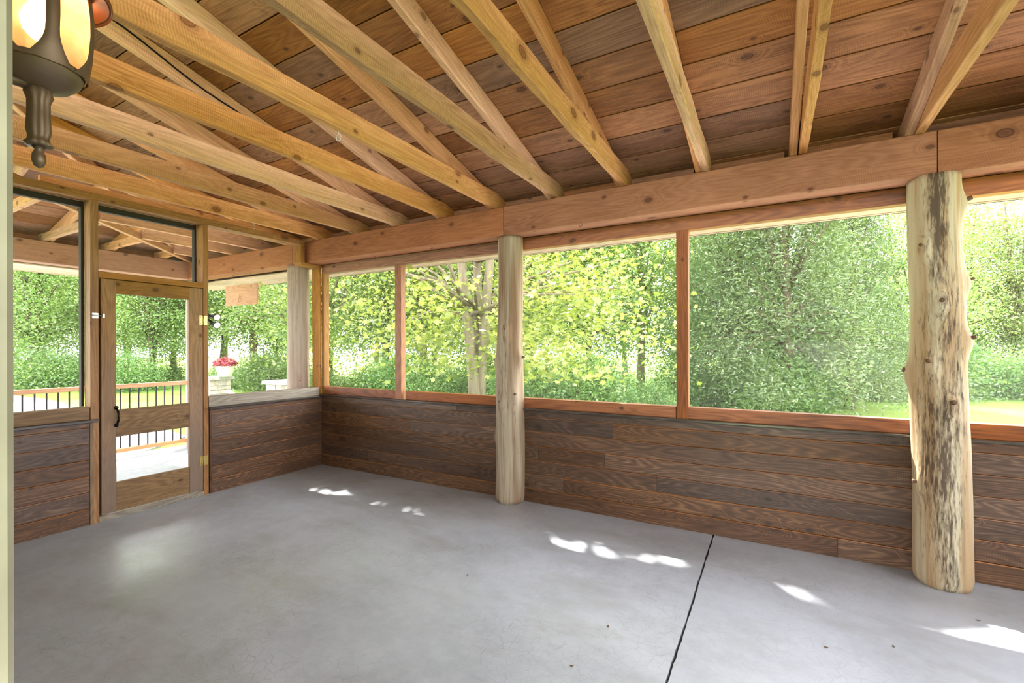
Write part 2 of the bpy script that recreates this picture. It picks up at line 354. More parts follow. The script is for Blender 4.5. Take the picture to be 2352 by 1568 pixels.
def bark(name, a, b):
    k = NT(name); P = k.coords(); c = k.ramp(k.noise(k.vmath('MULTIPLY', P, (9, 9, 1.5)), 1.0, 4.0, 0.6), [(0.3, a), (0.7, b)])
    k.l(c, k.b.inputs['Base Color']); k.b.inputs['Roughness'].default_value = 0.85; k.b.inputs['Specular IOR Level'].default_value = 0.1; return k.m
W['bark'] = bark('grey_bark', lin(104, 92, 78), lin(150, 136, 116)); W['bark2'] = bark('brown_bark', lin(74, 62, 52), lin(118, 102, 86))
def lawn_mat():
    k = NT('mown_lawn'); P = k.coords(False)
    c = k.ramp(k.noise(P, 0.35, 4.0, 0.6), [(0.35, lin(98, 128, 52)), (0.65, lin(140, 160, 74))])
    c = k.mix(k.math('MULTIPLY', k.noise(P, 12.0, 4.0, 0.7), 0.5), c, lin(82, 108, 44))
    k.l(c, k.b.inputs['Base Color']); k.b.inputs['Roughness'].default_value = 0.9; k.b.inputs['Specular IOR Level'].default_value = 0.1
    k.bump(k.noise(P, 25.0, 4.0), 0.6, 0.05); return k.m
W['lawn'] = lawn_mat()
def drive_mat():
    k = NT('worn_asphalt'); P = k.coords(False)
    c = k.ramp(k.noise(P, 1.5, 5.0, 0.65), [(0.3, lin(128, 126, 132)), (0.7, lin(156, 154, 158))]); k.l(c, k.b.inputs['Base Color'])
    k.b.inputs['Roughness'].default_value = 0.85; k.bump(k.noise(P, 60.0, 3.0), 0.3, 0.02); return k.m
W['drive'] = drive_mat()
def stone_mat():
    k = NT('stacked_ledgestone'); P = k.coords()
    c = k.ramp(k.noise(P, 14.0, 4.0, 0.6), [(0.3, lin(150, 142, 136)), (0.7, lin(190, 184, 178))])
    hs = k.n('ShaderNodeHueSaturation'); k.l(c, hs.inputs['Color']); k.l(k.math('MULTIPLY_ADD', k.rand, 0.35, 0.8), hs.inputs['Value'])
    k.l(k.math('MULTIPLY_ADD', k.math('FRACT', k.math('MULTIPLY', k.rand, 5.7)), 1.4, 0.4), hs.inputs['Saturation'])
    k.l(hs.outputs[0], k.b.inputs['Base Color']); k.b.inputs['Roughness'].default_value = 0.85; k.bump(k.noise(P, 30.0, 4.0), 0.4, 0.02); return k.m
W['stone'] = stone_mat()
W['pot'] = plain('pale_green_plastic_pot', lin(214, 220, 200), 0.5)

# ------------------------------------------------------------------ levels and lines of the porch (metres)
BEAM_Z0, BEAM_Z1 = 2.495, 2.755
BX = -2.72      # inner face of the crosswise beam over the open porch
LOGX = [-2.85, -0.31, 2.735, 5.83, 8.87]
ROOM_X1, HOUSE_Y = 8.85, -3.72
DECK_Z = -0.05
GROUND_Z = -0.42
SL = 0.25
def roof_z(y): return 2.90 + SL * (-0.2 - y)
def roof_ze(x): return 2.90 + SL * (x - BX)
def hip_y(x): return BX - 0.2 - x

# ---- floor
floor = empty('floor', (4.4, -1.85, 0), kind='structure')
def slab(name, x0, x1, y0, y1, z0, z1, mat, parent, jag0=0.0, jag1=0.0, n=120):
    vs, fs = [], []
    for i in range(n + 1):
        y = y0 + (y1 - y0) * i / n
        a = x0 + jag0 * (noise.noise((y * 9, 3, 0)) * 0.7 + noise.noise((y * 40, 3, 0)) * 0.5 + 0.5 * noise.noise((y * 1.3, 3, 0)))
        b = x1 + jag1 * (noise.noise((y * 9, 8, 0)) * 0.7 + noise.noise((y * 40, 8, 0)) * 0.5 + 0.5 * noise.noise((y * 1.3, 3, 0)))
        vs += [(a, y, z0), (b, y, z0), (b, y, z1), (a, y, z1)]
    for i in range(n):
        for j in range(4):
            k = (j + 1) % 4; fs.append((i * 4 + j, i * 4 + k, (i + 1) * 4 + k, (i + 1) * 4 + j)[::-1])
    fs += [(0, 1, 2, 3), (n * 4 + 3, n * 4 + 2, n * 4 + 1, n * 4)]
    return mesh_obj(name, vs, fs, mat, parent)
slab('slab', -0.13, 4.512, -3.9, 0.1, -0.14, 0, W['concrete'], floor, 0, 0.007)
slab('slab', 4.5235, ROOM_X1 + 0.1, -3.9, 0.1, -0.14, 0, W['concrete'], floor, 0.007, 0)
box('joint_filler', (4.50, -3.9, -0.14), (4.535, 0.1, -0.018), W['joint'], floor)
box('foundation', (-0.1, -3.9, GROUND_Z - 0.1), (ROOM_X1 + 0.08, 0.12, -0.141), W['deckconc'], floor)

# ---- side wall under the screens (long wall, Y = 0)
ROW = 0.1335
wl = empty('wall_side', (4.4, 0.0, 0), kind='structure')
joints = {5: [3.725], 3: [3.015, 3.652], 2: [4.093], 1: [3.267], 6: [2.08], 0: [5.309]}
def plank_row(parent, axis, k, segs, top, face):
    z0, z1 = k * ROW + 0.002, min((k + 1) * ROW - 0.0015, top)
    for a, b in segs:
        off = rnd.uniform(-0.0012, 0.0012)
        if axis == 'x': box('plank', (a + 0.001, face + off, z0), (b - 0.001, face + 0.018 + off, z1), W['panel'], parent, ch=0.004, edge=W['paneledge'])
        else: box('plank', (face - 0.018 + off, a + 0.001, z0), (face + off, b - 0.001, z1), W['panel'], parent, ch=0.004, edge=W['paneledge'])
bays = [(0.0, LOGX[2] - 0.07), (LOGX[2] + 0.07, LOGX[3] - 0.06), (LOGX[3] + 0.06, ROOM_X1)]
for k in range(7):
    for bi, (a, b) in enumerate(bays):
        cuts = [c for c in joints.get(k, []) if a < c < b]
        if bi == 2 and k % 2: cuts = [rnd.uniform(6.3, 8.2)]
        if bi == 0 and k in (1, 4): cuts = [rnd.uniform(0.7, 2.0)]
        pts = [a] + cuts + [b]
        plank_row(wl, 'x', k, list(zip(pts[:-1], pts[1:])), 0.866, 0.0)
box('sheathing', (-0.14, 0.022, 0.0), (ROOM_X1, 0.09, 0.884), W['sheath'], wl)
for a, b in bays:
    box('stool_board', (a, -0.035, 0.866), (b, 0.09, 0.886), W['stool'], wl, ch=0.004)
    box('bottom_rail', (a + (0.045 if a == 0 else 0), 0.004, 0.886), ((a + b) / 2 - 0.046, 0.08, 0.978), W['rail'], wl)
    box('bottom_rail', ((a + b) / 2 + 0.046, 0.004, 0.886), (b, 0.08, 0.978), W['rail'], wl)
    box('header_rail', (a, 0.004, 2.385), (b, 0.08, BEAM_Z0), W['rail'], wl)
box('corner_stud', (0.0, 0.0, 0.886), (0.045, 0.08, 2.385), W['frame'], wl)
MULL = [1.275, 4.293, 7.35]
for m in MULL:
    box('mullion', (m - 0.045, -0.002, 0.886), (m + 0.045, 0.075, 2.385), W['rail'], wl)

# ---- end wall with the door (X = 0)
we = empty('wall_end', (0.0, -1.8, 0), kind='structure')
for k in range(7):
    plank_row(we, 'y', k, [(-1.305, 0.0)], 0.845, 0.0)
    plank_row(we, 'y', k, [(HOUSE_Y, -2.262)], 0.845, 0.0)
box('sheathing', (-0.12, -1.325, 0.0), (-0.022, 0.02, 0.86), W['sheath'], we)
box('sheathing', (-0.12, HOUSE_Y, 0.0), (-0.022, -2.265, 0.86), W['sheath'], we)
box('end_trim', (-0.1, -1.325, 0.0), (0.006, -1.306, 0.846), W['panel'], we)
box('end_trim', (-0.1, -2.261, 0.0), (0.006, -2.236, 0.846), W['door'], we)
box('stool_board', (-0.1, -1.335, 0.846), (0.04, -0.036, 0.868), W['stool'], we, ch=0.004)
box('stool_board', (-0.1, HOUSE_Y, 0.846), (0.045, -2.212, 0.870), W['stool'], we, ch=0.004)
SD = 0.12
box('bottom_rail', (-SD, -1.33, 0.868), (0.0, -0.045, 0.972), W['grey'], we)
box('bottom_rail', (-SD, HOUSE_Y, 0.870), (0.0, -2.262, 0.972), W['door'], we)
box('door_jamb', (-SD, -2.255, 0.0), (0.0, -2.2, 2.69), W['frame'], we)
box('door_jamb', (-SD, -1.382, 0.0), (0.0, -1.334, 2.69), W['frame'], we)
box('corner_stud', (-SD, -0.045, 0.868), (0.0, 0.0, 2.452), W['frame'], we)
box('head_rail', (-SD, -2.2, 2.052), (0.0, -1.382, 2.105), W['frame'], we)
box('top_plate', (-SD, HOUSE_Y, 2.69), (0.0, -0.235, 2.752), W['frame'], we)
box('notch_trim', (-SD, -0.285, 2.492), (0.0, -0.235, 2.69), W['frame'], we)
box('notch_trim', (-SD, -0.285, 2.45), (0.0, 0.0, 2.492), W['frame'], we)
box('threshold', (-SD, -2.2, 0.0), (0.004, -1.382, 0.045), W['grey'], we)
box('door_stop', (-0.07, -2.2, 0.045), (-0.04, -2.165, 2.052), W['frame'], we)
box('door_stop', (-0.07, -1.402, 0.045), (-0.04, -1.382, 2.052), W['frame'], we)
box('door_stop', (-0.07, -2.165, 2.03), (-0.04, -1.402, 2.052), W['frame'], we)
dk = plain('dark_screen_stop', lin(52, 46, 38), 0.8)
for y0, y1, z0, z1 in [(HOUSE_Y, -2.255, 0.972, 2.69), (-2.2, -1.382, 2.105, 2.69)]:
    for q in (y0, y1 - 0.02):
        box('screen_stop', (-SD - 0.05, q, z0 - 0.0), (-SD, q + 0.02, z1), dk, we)
    box('screen_stop', (-SD - 0.05, y0 + 0.02, z1 - 0.05), (-SD, y1 - 0.02, z1), dk, we)

# ---- house wall behind the camera, with the doorway the view is taken from
wh = empty('wall_house', (2.0, HOUSE_Y - 0.1, 0), kind='structure')
def siding(x0, x1, z0, z1):
    n = int(round((z1 - z0) / 0.19)); s = (z1 - z0) / n
    for i in range(n):
        box('siding_board', (x0, HOUSE_Y - 0.02, z0 + i * s + 0.001), (x1, HOUSE_Y + 0.0, z0 + (i + 1) * s - 0.001), W['paint'], wh, ch=0.004)
DX0, DX1 = 4.235, 5.25
siding(-0.1, DX0 - 0.1, 0, 2.755); siding(DX1 + 0.1, ROOM_X1, 0, 2.755); siding(DX0 - 0.1, DX1 + 0.1, 2.25, 2.755)
box('sheathing', (-0.1, HOUSE_Y - 0.14, 0), (DX0 - 0.02, HOUSE_Y - 0.021, 2.755), W['paint'], wh)
box('sheathing', (DX1 + 0.02, HOUSE_Y - 0.14, 0), (ROOM_X1, HOUSE_Y - 0.021, 2.755), W['paint'], wh)
box('sheathing', (DX0 - 0.02, HOUSE_Y - 0.14, 2.25), (DX1 + 0.02, HOUSE_Y - 0.021, 2.755), W['paint'], wh)
box('door_casing', (DX0 - 0.1, HOUSE_Y - 0.14, 0), (DX0, HOUSE_Y + 0.003, 2.25), W['casing'], wh, ch=0.006)
box('door_casing', (DX1, HOUSE_Y - 0.14, 0), (DX1 + 0.1, HOUSE_Y + 0.003, 2.25), W['casing'], wh, ch=0.006)
box('door_casing', (DX0, HOUSE_Y - 0.14, 2.16), (DX1, HOUSE_Y + 0.003, 2.25), W['casing'], wh, ch=0.006)

# ---- low wall closing the far end of the room
wr = empty('wall_far_end', (ROOM_X1, -1.8, 0), kind='structure')
for k in range(7): box('plank', (ROOM_X1 - 0.018, HOUSE_Y + 0.002, k * ROW + 0.002), (ROOM_X1, -0.002, min((k + 1) * ROW - 0.0015, 0.866)), W['panel'], wr, ch=0.0055)
box('bottom_rail', (ROOM_X1 - 0.02, HOUSE_Y, 0.868), (ROOM_X1 + 0.08, -0.0, 0.97), W['rail'], wr)
box('top_plate', (ROOM_X1 - 0.02, HOUSE_Y, 2.69), (ROOM_X1 + 0.08, -0.235, 2.752), W['frame'], wr)
for y in (-1.25, -2.5): box('stud', (ROOM_X1 - 0.02, y - 0.024, 0.97), (ROOM_X1 + 0.08, y + 0.024, 2.69), W['frame'], wr)

# ---- screens (window_n) in their openings
def pane(name, c, parent):
    return mesh_obj(name, c, [(0, 1, 2, 3)], W['screen'], parent, None)
wn = 0
def window(quads, loc):
    global wn; wn += 1
    o = empty('window_%d' % wn, loc, kind='structure')
    for c in quads: pane('screen', c, o)
xs = [0.045] + [q for m, b in zip(MULL, bays) for q in (m - 0.045, m + 0.045, b[1], b[1] + 0.13)]
ys = 0.0775
spans = [(0.045, MULL[0] - 0.045), (MULL[0] + 0.045, bays[0][1]), (bays[1][0], MULL[1] - 0.045), (MULL[1] + 0.045, bays[1][1]), (bays[2][0], MULL[2] - 0.045), (MULL[2] + 0.045, bays[2][1])]
for a, b in spans:
    window([[(a, ys, 0.978), (b, ys, 0.978), (b, ys, 2.385), (a, ys, 2.385)]], ((a + b) / 2, ys, 0.978))
xe = -SD - 0.02
window([[(xe, HOUSE_Y, 0.972), (xe, -2.255, 0.972), (xe, -2.255, 2.69), (xe, HOUSE_Y, 2.69)]], (xe, -2.9, 0.972))
window([[(xe, -2.2, 2.105), (xe, -1.382, 2.105), (xe, -1.382, 2.69), (xe, -2.2, 2.69)]], (xe, -1.8, 2.105))
window([[(xe, -1.334, 0.972), (xe, -0.285, 0.972), (xe, -0.285, 2.69), (xe, -1.334, 2.69)], [(xe, -0.285, 0.972), (xe, -0.045, 0.972), (xe, -0.045, 2.452), (xe, -0.285, 2.452)]], (xe, -0.7, 0.972))

# ---- the screen door
door = empty('door_1', (-0.02, -1.785, 0.05), kind='structure')
DT = (-0.036, 0.0)
def dpart(name, y0, y1, z0, z1, mat, x=DT): return box(name, (x[0], y0, z0), (x[1], y1, z1), mat, door)
dpart('stile', -2.185, -2.081, 0.056, 2.045, W['stile']); dpart('stile', -1.508, -1.386, 0.056, 2.045, W['stile'])
dpart('top_rail', -2.08, -1.509, 1.928, 2.045, W['doortop'], (-0.038, -0.003))
dpart('lock_rail', -2.08, -1.509, 0.695, 0.928, W['door'], (-0.038, -0.003))
dpart('bottom_rail', -2.08, -1.509, 0.056, 0.305, W['door'], (-0.038, -0.003))
pane('screen', [(-0.034, -2.08, 0.928), (-0.034, -1.509, 0.928), (-0.034, -1.509, 1.928), (-0.034, -2.08, 1.928)], door)
pane('screen', [(-0.034, -2.08, 0.305), (-0.034, -1.509, 0.305), (-0.034, -1.509, 0.695), (-0.034, -2.08, 0.695)], door)
for zc in (1.735, 0.345):
    h = box('hinge', (-0.001, -1.420, zc - 0.045), (0.003, -1.388, zc + 0.045), W['brass'], door, ch=0.001)
    box('hinge_leaf', (-0.001, -1.380, zc - 0.045), (0.003, -1.345, zc + 0.045), W['brass'], h, ch=0.001)
    tube('hinge_pin', [[((0.004, -1.384, zc - 0.047), 0.005), ((0.004, -1.384, zc + 0.047), 0.005)]], W['brass'], h)
    for dz in (-0.03, 0.0, 0.03):
        tube('hinge_screw', [[((0.003, -1.404, zc + dz), 0.004), ((0.0045, -1.404, zc + dz), 0.003)]], W['black'], h, seg=6)
hp = []
for i in range(15):
    t = i / 14; hp.append(((0.004 + 0.034 * math.sin(math.pi * t) ** 0.7, -2.083 + 0.004 * math.sin(math.pi * t), 0.80 + 0.145 * t), 0.006 + 0.004 * math.sin(math.pi * t)))
hd = tube('handle', [hp], W['black'], door)
for z in (0.797, 0.948):
    lathe('handle_rose', [(0.017, 0), (0.017, 0.004), (0.008, 0.009), (0.0, 0.010)], W['black'], hd, Matrix.Translation((-0.001, -2.083, z)) @ Matrix.Rotation(math.pi / 2, 4, 'Y'), seg=14)
lt = box('latch', (0.0, -2.245, 1.708), (0.004, -2.203, 1.752), W['chrome'], door, ch=0.001)
tube('latch_bolt', [[((0.009, -2.262, 1.732), 0.004), ((0.009, -2.178, 1.732), 0.004)]], W['chrome'], lt)
for z in (1.718, 1.742): box('latch_strap', (0.004, -2.240, z - 0.006), (0.013, -2.206, z + 0.006), W['chrome'], lt, ch=0.002)
box('latch_keeper', (0.0, -2.178, 1.715), (0.008, -2.160, 1.749), W['chrome'], lt, ch=0.002)

# ------------------------------------------------------------------ roof boards
ceil = empty('ceiling', (4.4, -1.8, 2.9), kind='structure')
TH = 0.022
def roof_plank(a, b, y0, y1, mat):
    yc = (y0 + y1) / 2; zc = roof_z(yc) + TH / 2
    up = Vector((0, SL, 1)).normalized(); off = rnd.uniform(0, 0.003)
    p = Vector((0, yc, zc)) + up * off
    lumber('roof_board', (a, p.y, p.z), (b, p.y, p.z), abs(y1 - y0) * math.sqrt(1 + SL * SL) - 0.009, TH, W['deck'], ceil, up=up, ch=0.0025)
PITCH = 0.2365
raf = [0.195 + 0.61 * i for i in range(-6, 16)]
for j in range(-4, 27):
    y1 = -0.304 - PITCH * j; y0 = y1 - PITCH
    xa = max(BX - 0.84, BX - 0.2 - (y0 + y1) / 2)
    x = xa; off = (j * 3) % 5
    while x < 9.2:
        c = [r for r in raf if r > x + 1.2]
        nx = (c[off % 4] if j % 2 else c[(off + 2) % 5]) if len(c) > 5 else 9.25
        nx = min(nx, 9.25)
        roof_plank(x + 0.001, nx - 0.001, y0, y1, W['deck']); x = nx
        if nx >= 9.25: break
for j in range(0, 26):      # hip end, boards run the other way
    x0 = BX - 0.84 + PITCH * j; x1 = x0 + PITCH; xc = (x0 + x1) / 2
    ya = hip_y(xc)
    if ya < -6.5: break
    up = Vector((-SL, 0, 1)).normalized()
    lumber('roof_board', (xc, ya, roof_ze(xc) + TH / 2), (xc, -6.6, roof_ze(xc) + TH / 2), PITCH * 1.03 - 0.005, TH, W['deck'], ceil, up=up, ch=0.0025)
z_ = lambda x, y: (x, y, roof_z(y) + 0.05)
ze_ = lambda x, y: (x, y, roof_ze(x) + 0.05)
mesh_obj('roofing', [z_(BX - 0.85, 0.65), z_(9.25, 0.65), z_(9.25, -6.65), z_(BX + 6.45, -6.65)], [(0, 1, 2, 3)], W['roofing'], ceil)
mesh_obj('roofing', [ze_(BX - 0.85, 0.65), ze_(BX + 6.45, -6.65), ze_(BX - 0.85, -6.65)], [(0, 1, 2)], W['roofing'], ceil)
# eaves: soffit, fascia and drip edge on the two open sides
for a, b in ((BX - 0.84, 0.9), (0.9, 2.3), (2.3, 5.75), (5.75, 9.25)):
    for y0, y1 in ((0.082, 0.34), (0.345, 0.60)):
        box('soffit_board', (a + 0.001, y0, 2.476), (b - 0.001, y1, 2.494), W['soffit'], ceil)
box('fascia', (BX - 0.88, 0.60, 2.47), (9.25, 0.628, 2.70), W['soffit'], ceil)
box('drip_edge', (BX - 0.88, 0.628, 2.468), (9.25, 0.640, 2.72), W['roofing'], ceil)
for x0, x1 in ((BX - 0.49, BX - 0.21), (BX - 0.84, BX - 0.495)):
    box('soffit_board', (x0, -6.6, 2.476), (x1, 0.08, 2.494), W['soffit'], ceil, axis=1)
box('fascia', (BX - 0.87, -6.6, 2.47), (BX - 0.842, 0.60, 2.70), W['soffit'], ceil, axis=1)
for i in range(len(raf) - 1):       # blocking above the beam between the trusses
    if raf[i] > BX and raf[i] < 9: box('blocking', (raf[i] - 0.04, -0.03, 2.756), (raf[i] + 0.532, -0.008, roof_z(-0.03) - 0.002), W['deck'], ceil)
box('blocking', (BX - 0.21, -6.6, 2.756), (BX - 0.188, -0.3, 2.84), W['deck'], ceil, axis=1)

# ------------------------------------------------------------------ trusses
ORD = ['first', 'second', 'third', 'fourth', 'fifth', 'sixth', 'seventh', 'eighth', 'ninth', 'tenth', 'eleventh', 'twelfth', 'thirteenth', 'fourteenth', 'fifteenth']
RD = 0.135     # rafter depth
up_r = Vector((0, SL, 1)).normalized()
def truss(x, label, y_in_chord, y_in_raf, n=26, wane=0.0):
    t = empty('roof_truss', (x, -0.1, BEAM_Z1), label, 'truss', 'roof trusses of the porch')
    lumber('bottom_chord', (x + 0.025, -0.02, BEAM_Z1 + 0.072), (x + 0.025, y_in_chord, BEAM_Z1 + 0.072), 0.05, 0.142, W['truss'], t, ch=0.004, n=n, rough=0.006, wane=wane)
    ya, yb = 0.58, y_in_raf
    lumber('rafter', Vector((x - 0.025, ya, roof_z(ya))) - up_r * (RD / 2 + 0.001), Vector((x - 0.025, yb, roof_z(yb))) - up_r * (RD / 2 + 0.001), 0.048, RD, W['truss'], t, up=up_r, ch=0.005, n=n, rough=0.004, wane=wane * 0.6)
    return t
k = 0
for i in range(0, 15):
    x = 0.195 + 0.61 * i
    if x > 8.7: break
    extra = ' above the screened end wall' if i == 0 else ' counted from the screen door wall'
    wn_ = {6: 0.035, 7: 0.012, 4: 0.012, 5: 0.015, 8: 0.012}.get(i, 0.003)
    truss(x, ORD[i] + ' rough-sawn roof truss' + extra, HOUSE_Y - 0.1, max(-6.5, hip_y(x)) + 0.05, wane=wn_)
for i in range(1, 5):
    x = 0.195 - 0.61 * i; hy = hip_y(x)
    truss(x, ORD[i - 1] + ' roof truss outside the end wall, over the open porch', hy + 0.05, hy + 0.05, n=10)
hp_ = empty('hip_truss', (BX, -0.2, BEAM_Z1), 'diagonal hip truss at the outer corner of the open porch roof', 'truss')
lumber('bottom_chord', (BX - 0.05, -0.15, BEAM_Z1 + 0.04), (BX + 3.5, -3.7, BEAM_Z1 + 0.04), 0.05, 0.08, W['truss'], hp_, n=10, rough=0.004)
lumber('rafter', (BX - 0.75, 0.55, roof_z(0.55) - 0.075), (BX + 6.2, -6.4, roof_z(-6.4) - 0.075), 0.05, 0.14, W['truss'], hp_, n=10, rough=0.004)
for i, y in enumerate((-0.55, -1.16, -1.77, -2.38, -2.99)):
    xi = hip_y(y) - 0.06
    jt = empty('jack_truss', (BX - 0.1, y, BEAM_Z1), ORD[i] + ' short jack truss from the open porch corner post', 'truss', 'jack trusses over the open porch')
    up_e = Vector((-SL, 0, 1))
    lumber('bottom_chord', (BX - 0.18, y, BEAM_Z1 + 0.05), (xi, y, BEAM_Z1 + 0.05), 0.048, 0.09, W['truss'], jt, n=4, rough=0.002)
    lumber('rafter', (BX - 0.75, y + 0.05, roof_ze(BX - 0.75) - 0.07), (xi, y + 0.05, roof_ze(xi) - 0.07), 0.048, 0.12, W['truss'], jt, up=up_e, n=4, rough=0.002)

# ------------------------------------------------------------------ beams and log posts
bl = ['heavy red-brown beam outside, from corner log to end wall log', 'heavy beam over the short bay beside the door wall corner', 'long heavy beam between the two bark-free log posts indoors', 'heavy beam running on past the mottled leaning log post']
for i in range(4):
    a, b = LOGX[i] + (0.03 if i else -0.05) , LOGX[i + 1] + 0.03 - 0.005
    if i == 2: b = 5.785
    if i == 3: a = 5.79
    t = lumber('beam', (a, -0.1, (BEAM_Z0 + BEAM_Z1) / 2), (b, -0.1, (BEAM_Z0 + BEAM_Z1) / 2), 0.2, BEAM_Z1 - BEAM_Z0, W['beam'], None, n=14, rough=0.0015, ch=0.006)
    tag(t, bl[i], 'beam', 'main beams along the screened side')
t = lumber('beam', (BX - 0.1, -0.202, (BEAM_Z0 + BEAM_Z1) / 2), (BX - 0.1, -6.6, (BEAM_Z0 + BEAM_Z1) / 2), 0.2, BEAM_Z1 - BEAM_Z0, W['beam'], None, n=10, rough=0.0015, ch=0.006)
tag(t, 'heavy beam above the porch railing, crosswise to the long beams', 'beam')

def log_post(label, base, z0, z1, r0, r1, lean, seed, cracks, stubs, group, seg=104, n=90, bulge=0.012, mat='log'):
    o = empty('log_post', (base[0], base[1], z0), label, 'post', group)
    cr = [(a0, wob, dep) for a0, wob, dep in cracks]
    vs, fs = [], []
    for i in range(n + 1):
        t = i / n; z = (z1 - z0) * t
        cx = lean[0] * t + 0.012 * noise.noise((z * 1.1, seed, 0)); cy = lean[1] * t + 0.008 * noise.noise((z * 1.1, seed, 5))
        r = r0 + (r1 - r0) * t
        for kq in range(seg):
            an = 2 * math.pi * kq / seg
            q = noise.noise((math.cos(an) * 1.3, math.sin(an) * 1.3 + seed, z * 1.2)) * bulge + noise.noise((math.cos(an) * 5, math.sin(an) * 5 + seed, z * 2.2)) * 0.003
            rr = r + q
            if i < 2: rr -= 0.006 * (2 - i)
            for a0, wob, dep in cr:
                ac = a0 + wob * noise.noise((z * 0.8, seed + a0, 2)) ; da = (an - ac + math.pi) % (2 * math.pi) - math.pi
                if abs(da) < 0.034: rr -= dep * (1 - abs(da) / 0.034) * (0.55 + 0.45 * noise.noise((z * 1.5, a0, seed)))
            for sa, sz, sr in stubs:
                da = (an - sa + math.pi) % (2 * math.pi) - math.pi
                rr += 0.028 * math.exp(-(da / 0.30) ** 2 - ((z - sz + 0.02) / 0.075) ** 2)
            vs.append((cx + rr * math.cos(an), cy + rr * math.sin(an), z))
    for i in range(n):
        for kq in range(seg):
            k2 = (kq + 1) % seg; fs.append((i * seg + kq, i * seg + k2, (i + 1) * seg + k2, (i + 1) * seg + kq))
    fs.append(tuple(range(seg - 1, -1, -1))); fs.append(tuple(n * seg + kq for kq in range(seg)))
    mesh_obj('log_body', vs, fs, W[mat], o, T((base[0], base[1], z0)), smooth=True)
    for sa, sz, sr in stubs:
        t = sz / (z1 - z0); d = Vector((math.cos(sa), math.sin(sa), 0.25))
        c = Vector((base[0] + lean[0] * t, base[1] + lean[1] * t, z0 + sz)) + Vector((math.cos(sa), math.sin(sa), 0)) * (r0 + (r1 - r0) * t)
        tube('branch_stub', [[(c - d * 0.01, sr * 1.15), (c + d * 0.028, sr), (c + d * 0.04, sr * 0.9), (c + d * 0.0405, sr * 0.5)]], W['stub'], o, T(c), seg=9)
    return o
D = math.radians
log_post('peeled grey log post with a long split, between two screened bays', (LOGX[2], -0.045), 0.0, BEAM_Z0, 0.140, 0.118, (0.02, -0.01), 3.0,
         [(D(-100), 0.5, 0.02), (D(-150), 0.3, 0.008), (D(-70), 0.2, 0.007), (D(-125), 0.3, 0.010)],
         [(D(-170), 1.33, 0.014), (D(-10), 1.36, 0.012), (D(-175), 0.62, 0.009), (D(-80), 1.62, 0.010), (D(-100), 0.95, 0.008), (D(-45), 1.02, 0.012)], 'log posts along the screened side')
lp2 = log_post('thick leaning log post with dark mottled streaks and branch stubs', (LOGX[3], -0.105), 0.0, BEAM_Z0, 0.142, 0.124, (-0.035, 0.0), 11.0,
         [(D(-75), 0.12, 0.012), (D(-62), 0.25, 0.018), (D(-100), 0.15, 0.010), (D(-132), 0.2, 0.010), (D(-118), 0.2, 0.006)],
         [(D(178), 1.30, 0.018), (D(-120), 1.36, 0.012), (D(-80), 1.12, 0.014), (D(-95), 1.72, 0.013), (D(-12), 2.33, 0.014), (D(-25), 1.50, 0.013), (D(-8), 1.85, 0.008), (D(-128), 2.06, 0.010), (D(-150), 0.62, 0.012)], 'log posts along the screened side', mat='logdark')
log_post('pinkish log post standing just outside the end wall window', (LOGX[1], -0.1), DECK_Z, BEAM_Z0, 0.138, 0.122, (0.0, 0.0), 23.0,
         [(D(-60), 0.3, 0.012), (D(-20), 0.2, 0.012), (D(-100), 0.2, 0.008)], [(D(-30), 1.1, 0.008)], 'log posts along the screened side', seg=72, n=50, mat='logpink')
log_post('corner log post of the open porch where the railing ends', (LOGX[0], -0.04), DECK_Z, BEAM_Z0, 0.138, 0.122, (0.0, 0.0), 31.0,
         [(D(-40), 0.3, 0.012)], [(D(-60), 1.4, 0.010), (D(180), 1.0, 0.010)], 'log posts along the screened side', seg=48, n=50, mat='logpink')
log_post('log post at the far corner of the screened room', (LOGX[4], -0.05), 0.0, BEAM_Z0, 0.138, 0.122, (0.0, 0.0), 41.0, [(D(-100), 0.3, 0.012)], [], 'log posts along the screened side', seg=48, n=40)
c = Vector((LOGX[3] + 0.12, -0.12, 1.585))
tube('nail', [[(c, 0.0022), (c + Vector((0.05, 0.0, 0.02)), 0.0022), (c + Vector((0.051, 0, 0.0205)), 0.005), (c + Vector((0.053, 0, 0.021)), 0.005)]], W['stub'], lp2, T(c), seg=6)

# ------------------------------------------------------------------ open porch outside the end wall
pd = empty('porch_floor', (-1.8, -2.5, DECK_Z), kind='structure')
box('slab', (BX - 0.4, -7.0, GROUND_Z), (-0.131, 0.25, DECK_Z), W['porchconc'], pd, axis=1)
RX = -2.87
rl = empty('railing', (RX, -3.2, DECK_Z), 'cedar railing with slim dark balusters along the open porch edge', 'railing')
lumber('handrail', (RX, -0.16, 0.940), (RX, -6.4, 0.940), 0.09, 0.055, W['cedar'], rl, ch=0.012)
lumber('lower_rail', (RX, -0.16, 0.065), (RX, -6.4, 0.065), 0.05, 0.055, W['cedar'], rl, ch=0.006)
bm_vs, bm_fs = tube_mesh([[((0, 0, 0.092), 0.0095), ((0, 0, 0.913), 0.0095)]], 8)
b0 = None
for i in range(-12, 52):
    y = -1.410 - 0.1057 * i
    if y > -0.2 or y < -6.4: continue
    if b0 is None: b0 = mesh_obj('baluster', bm_vs, bm_fs, W['baluster'], rl, T((RX, y, 0)))
    else: link(bpy.data.objects.new('baluster', b0.data), rl, T((RX, y, 0)))
for y in (-2.9, -6.4): box('rail_post', (RX - 0.045, y - 0.045, DECK_Z), (RX + 0.045, y + 0.045, 0.975), W['cedar'], rl)

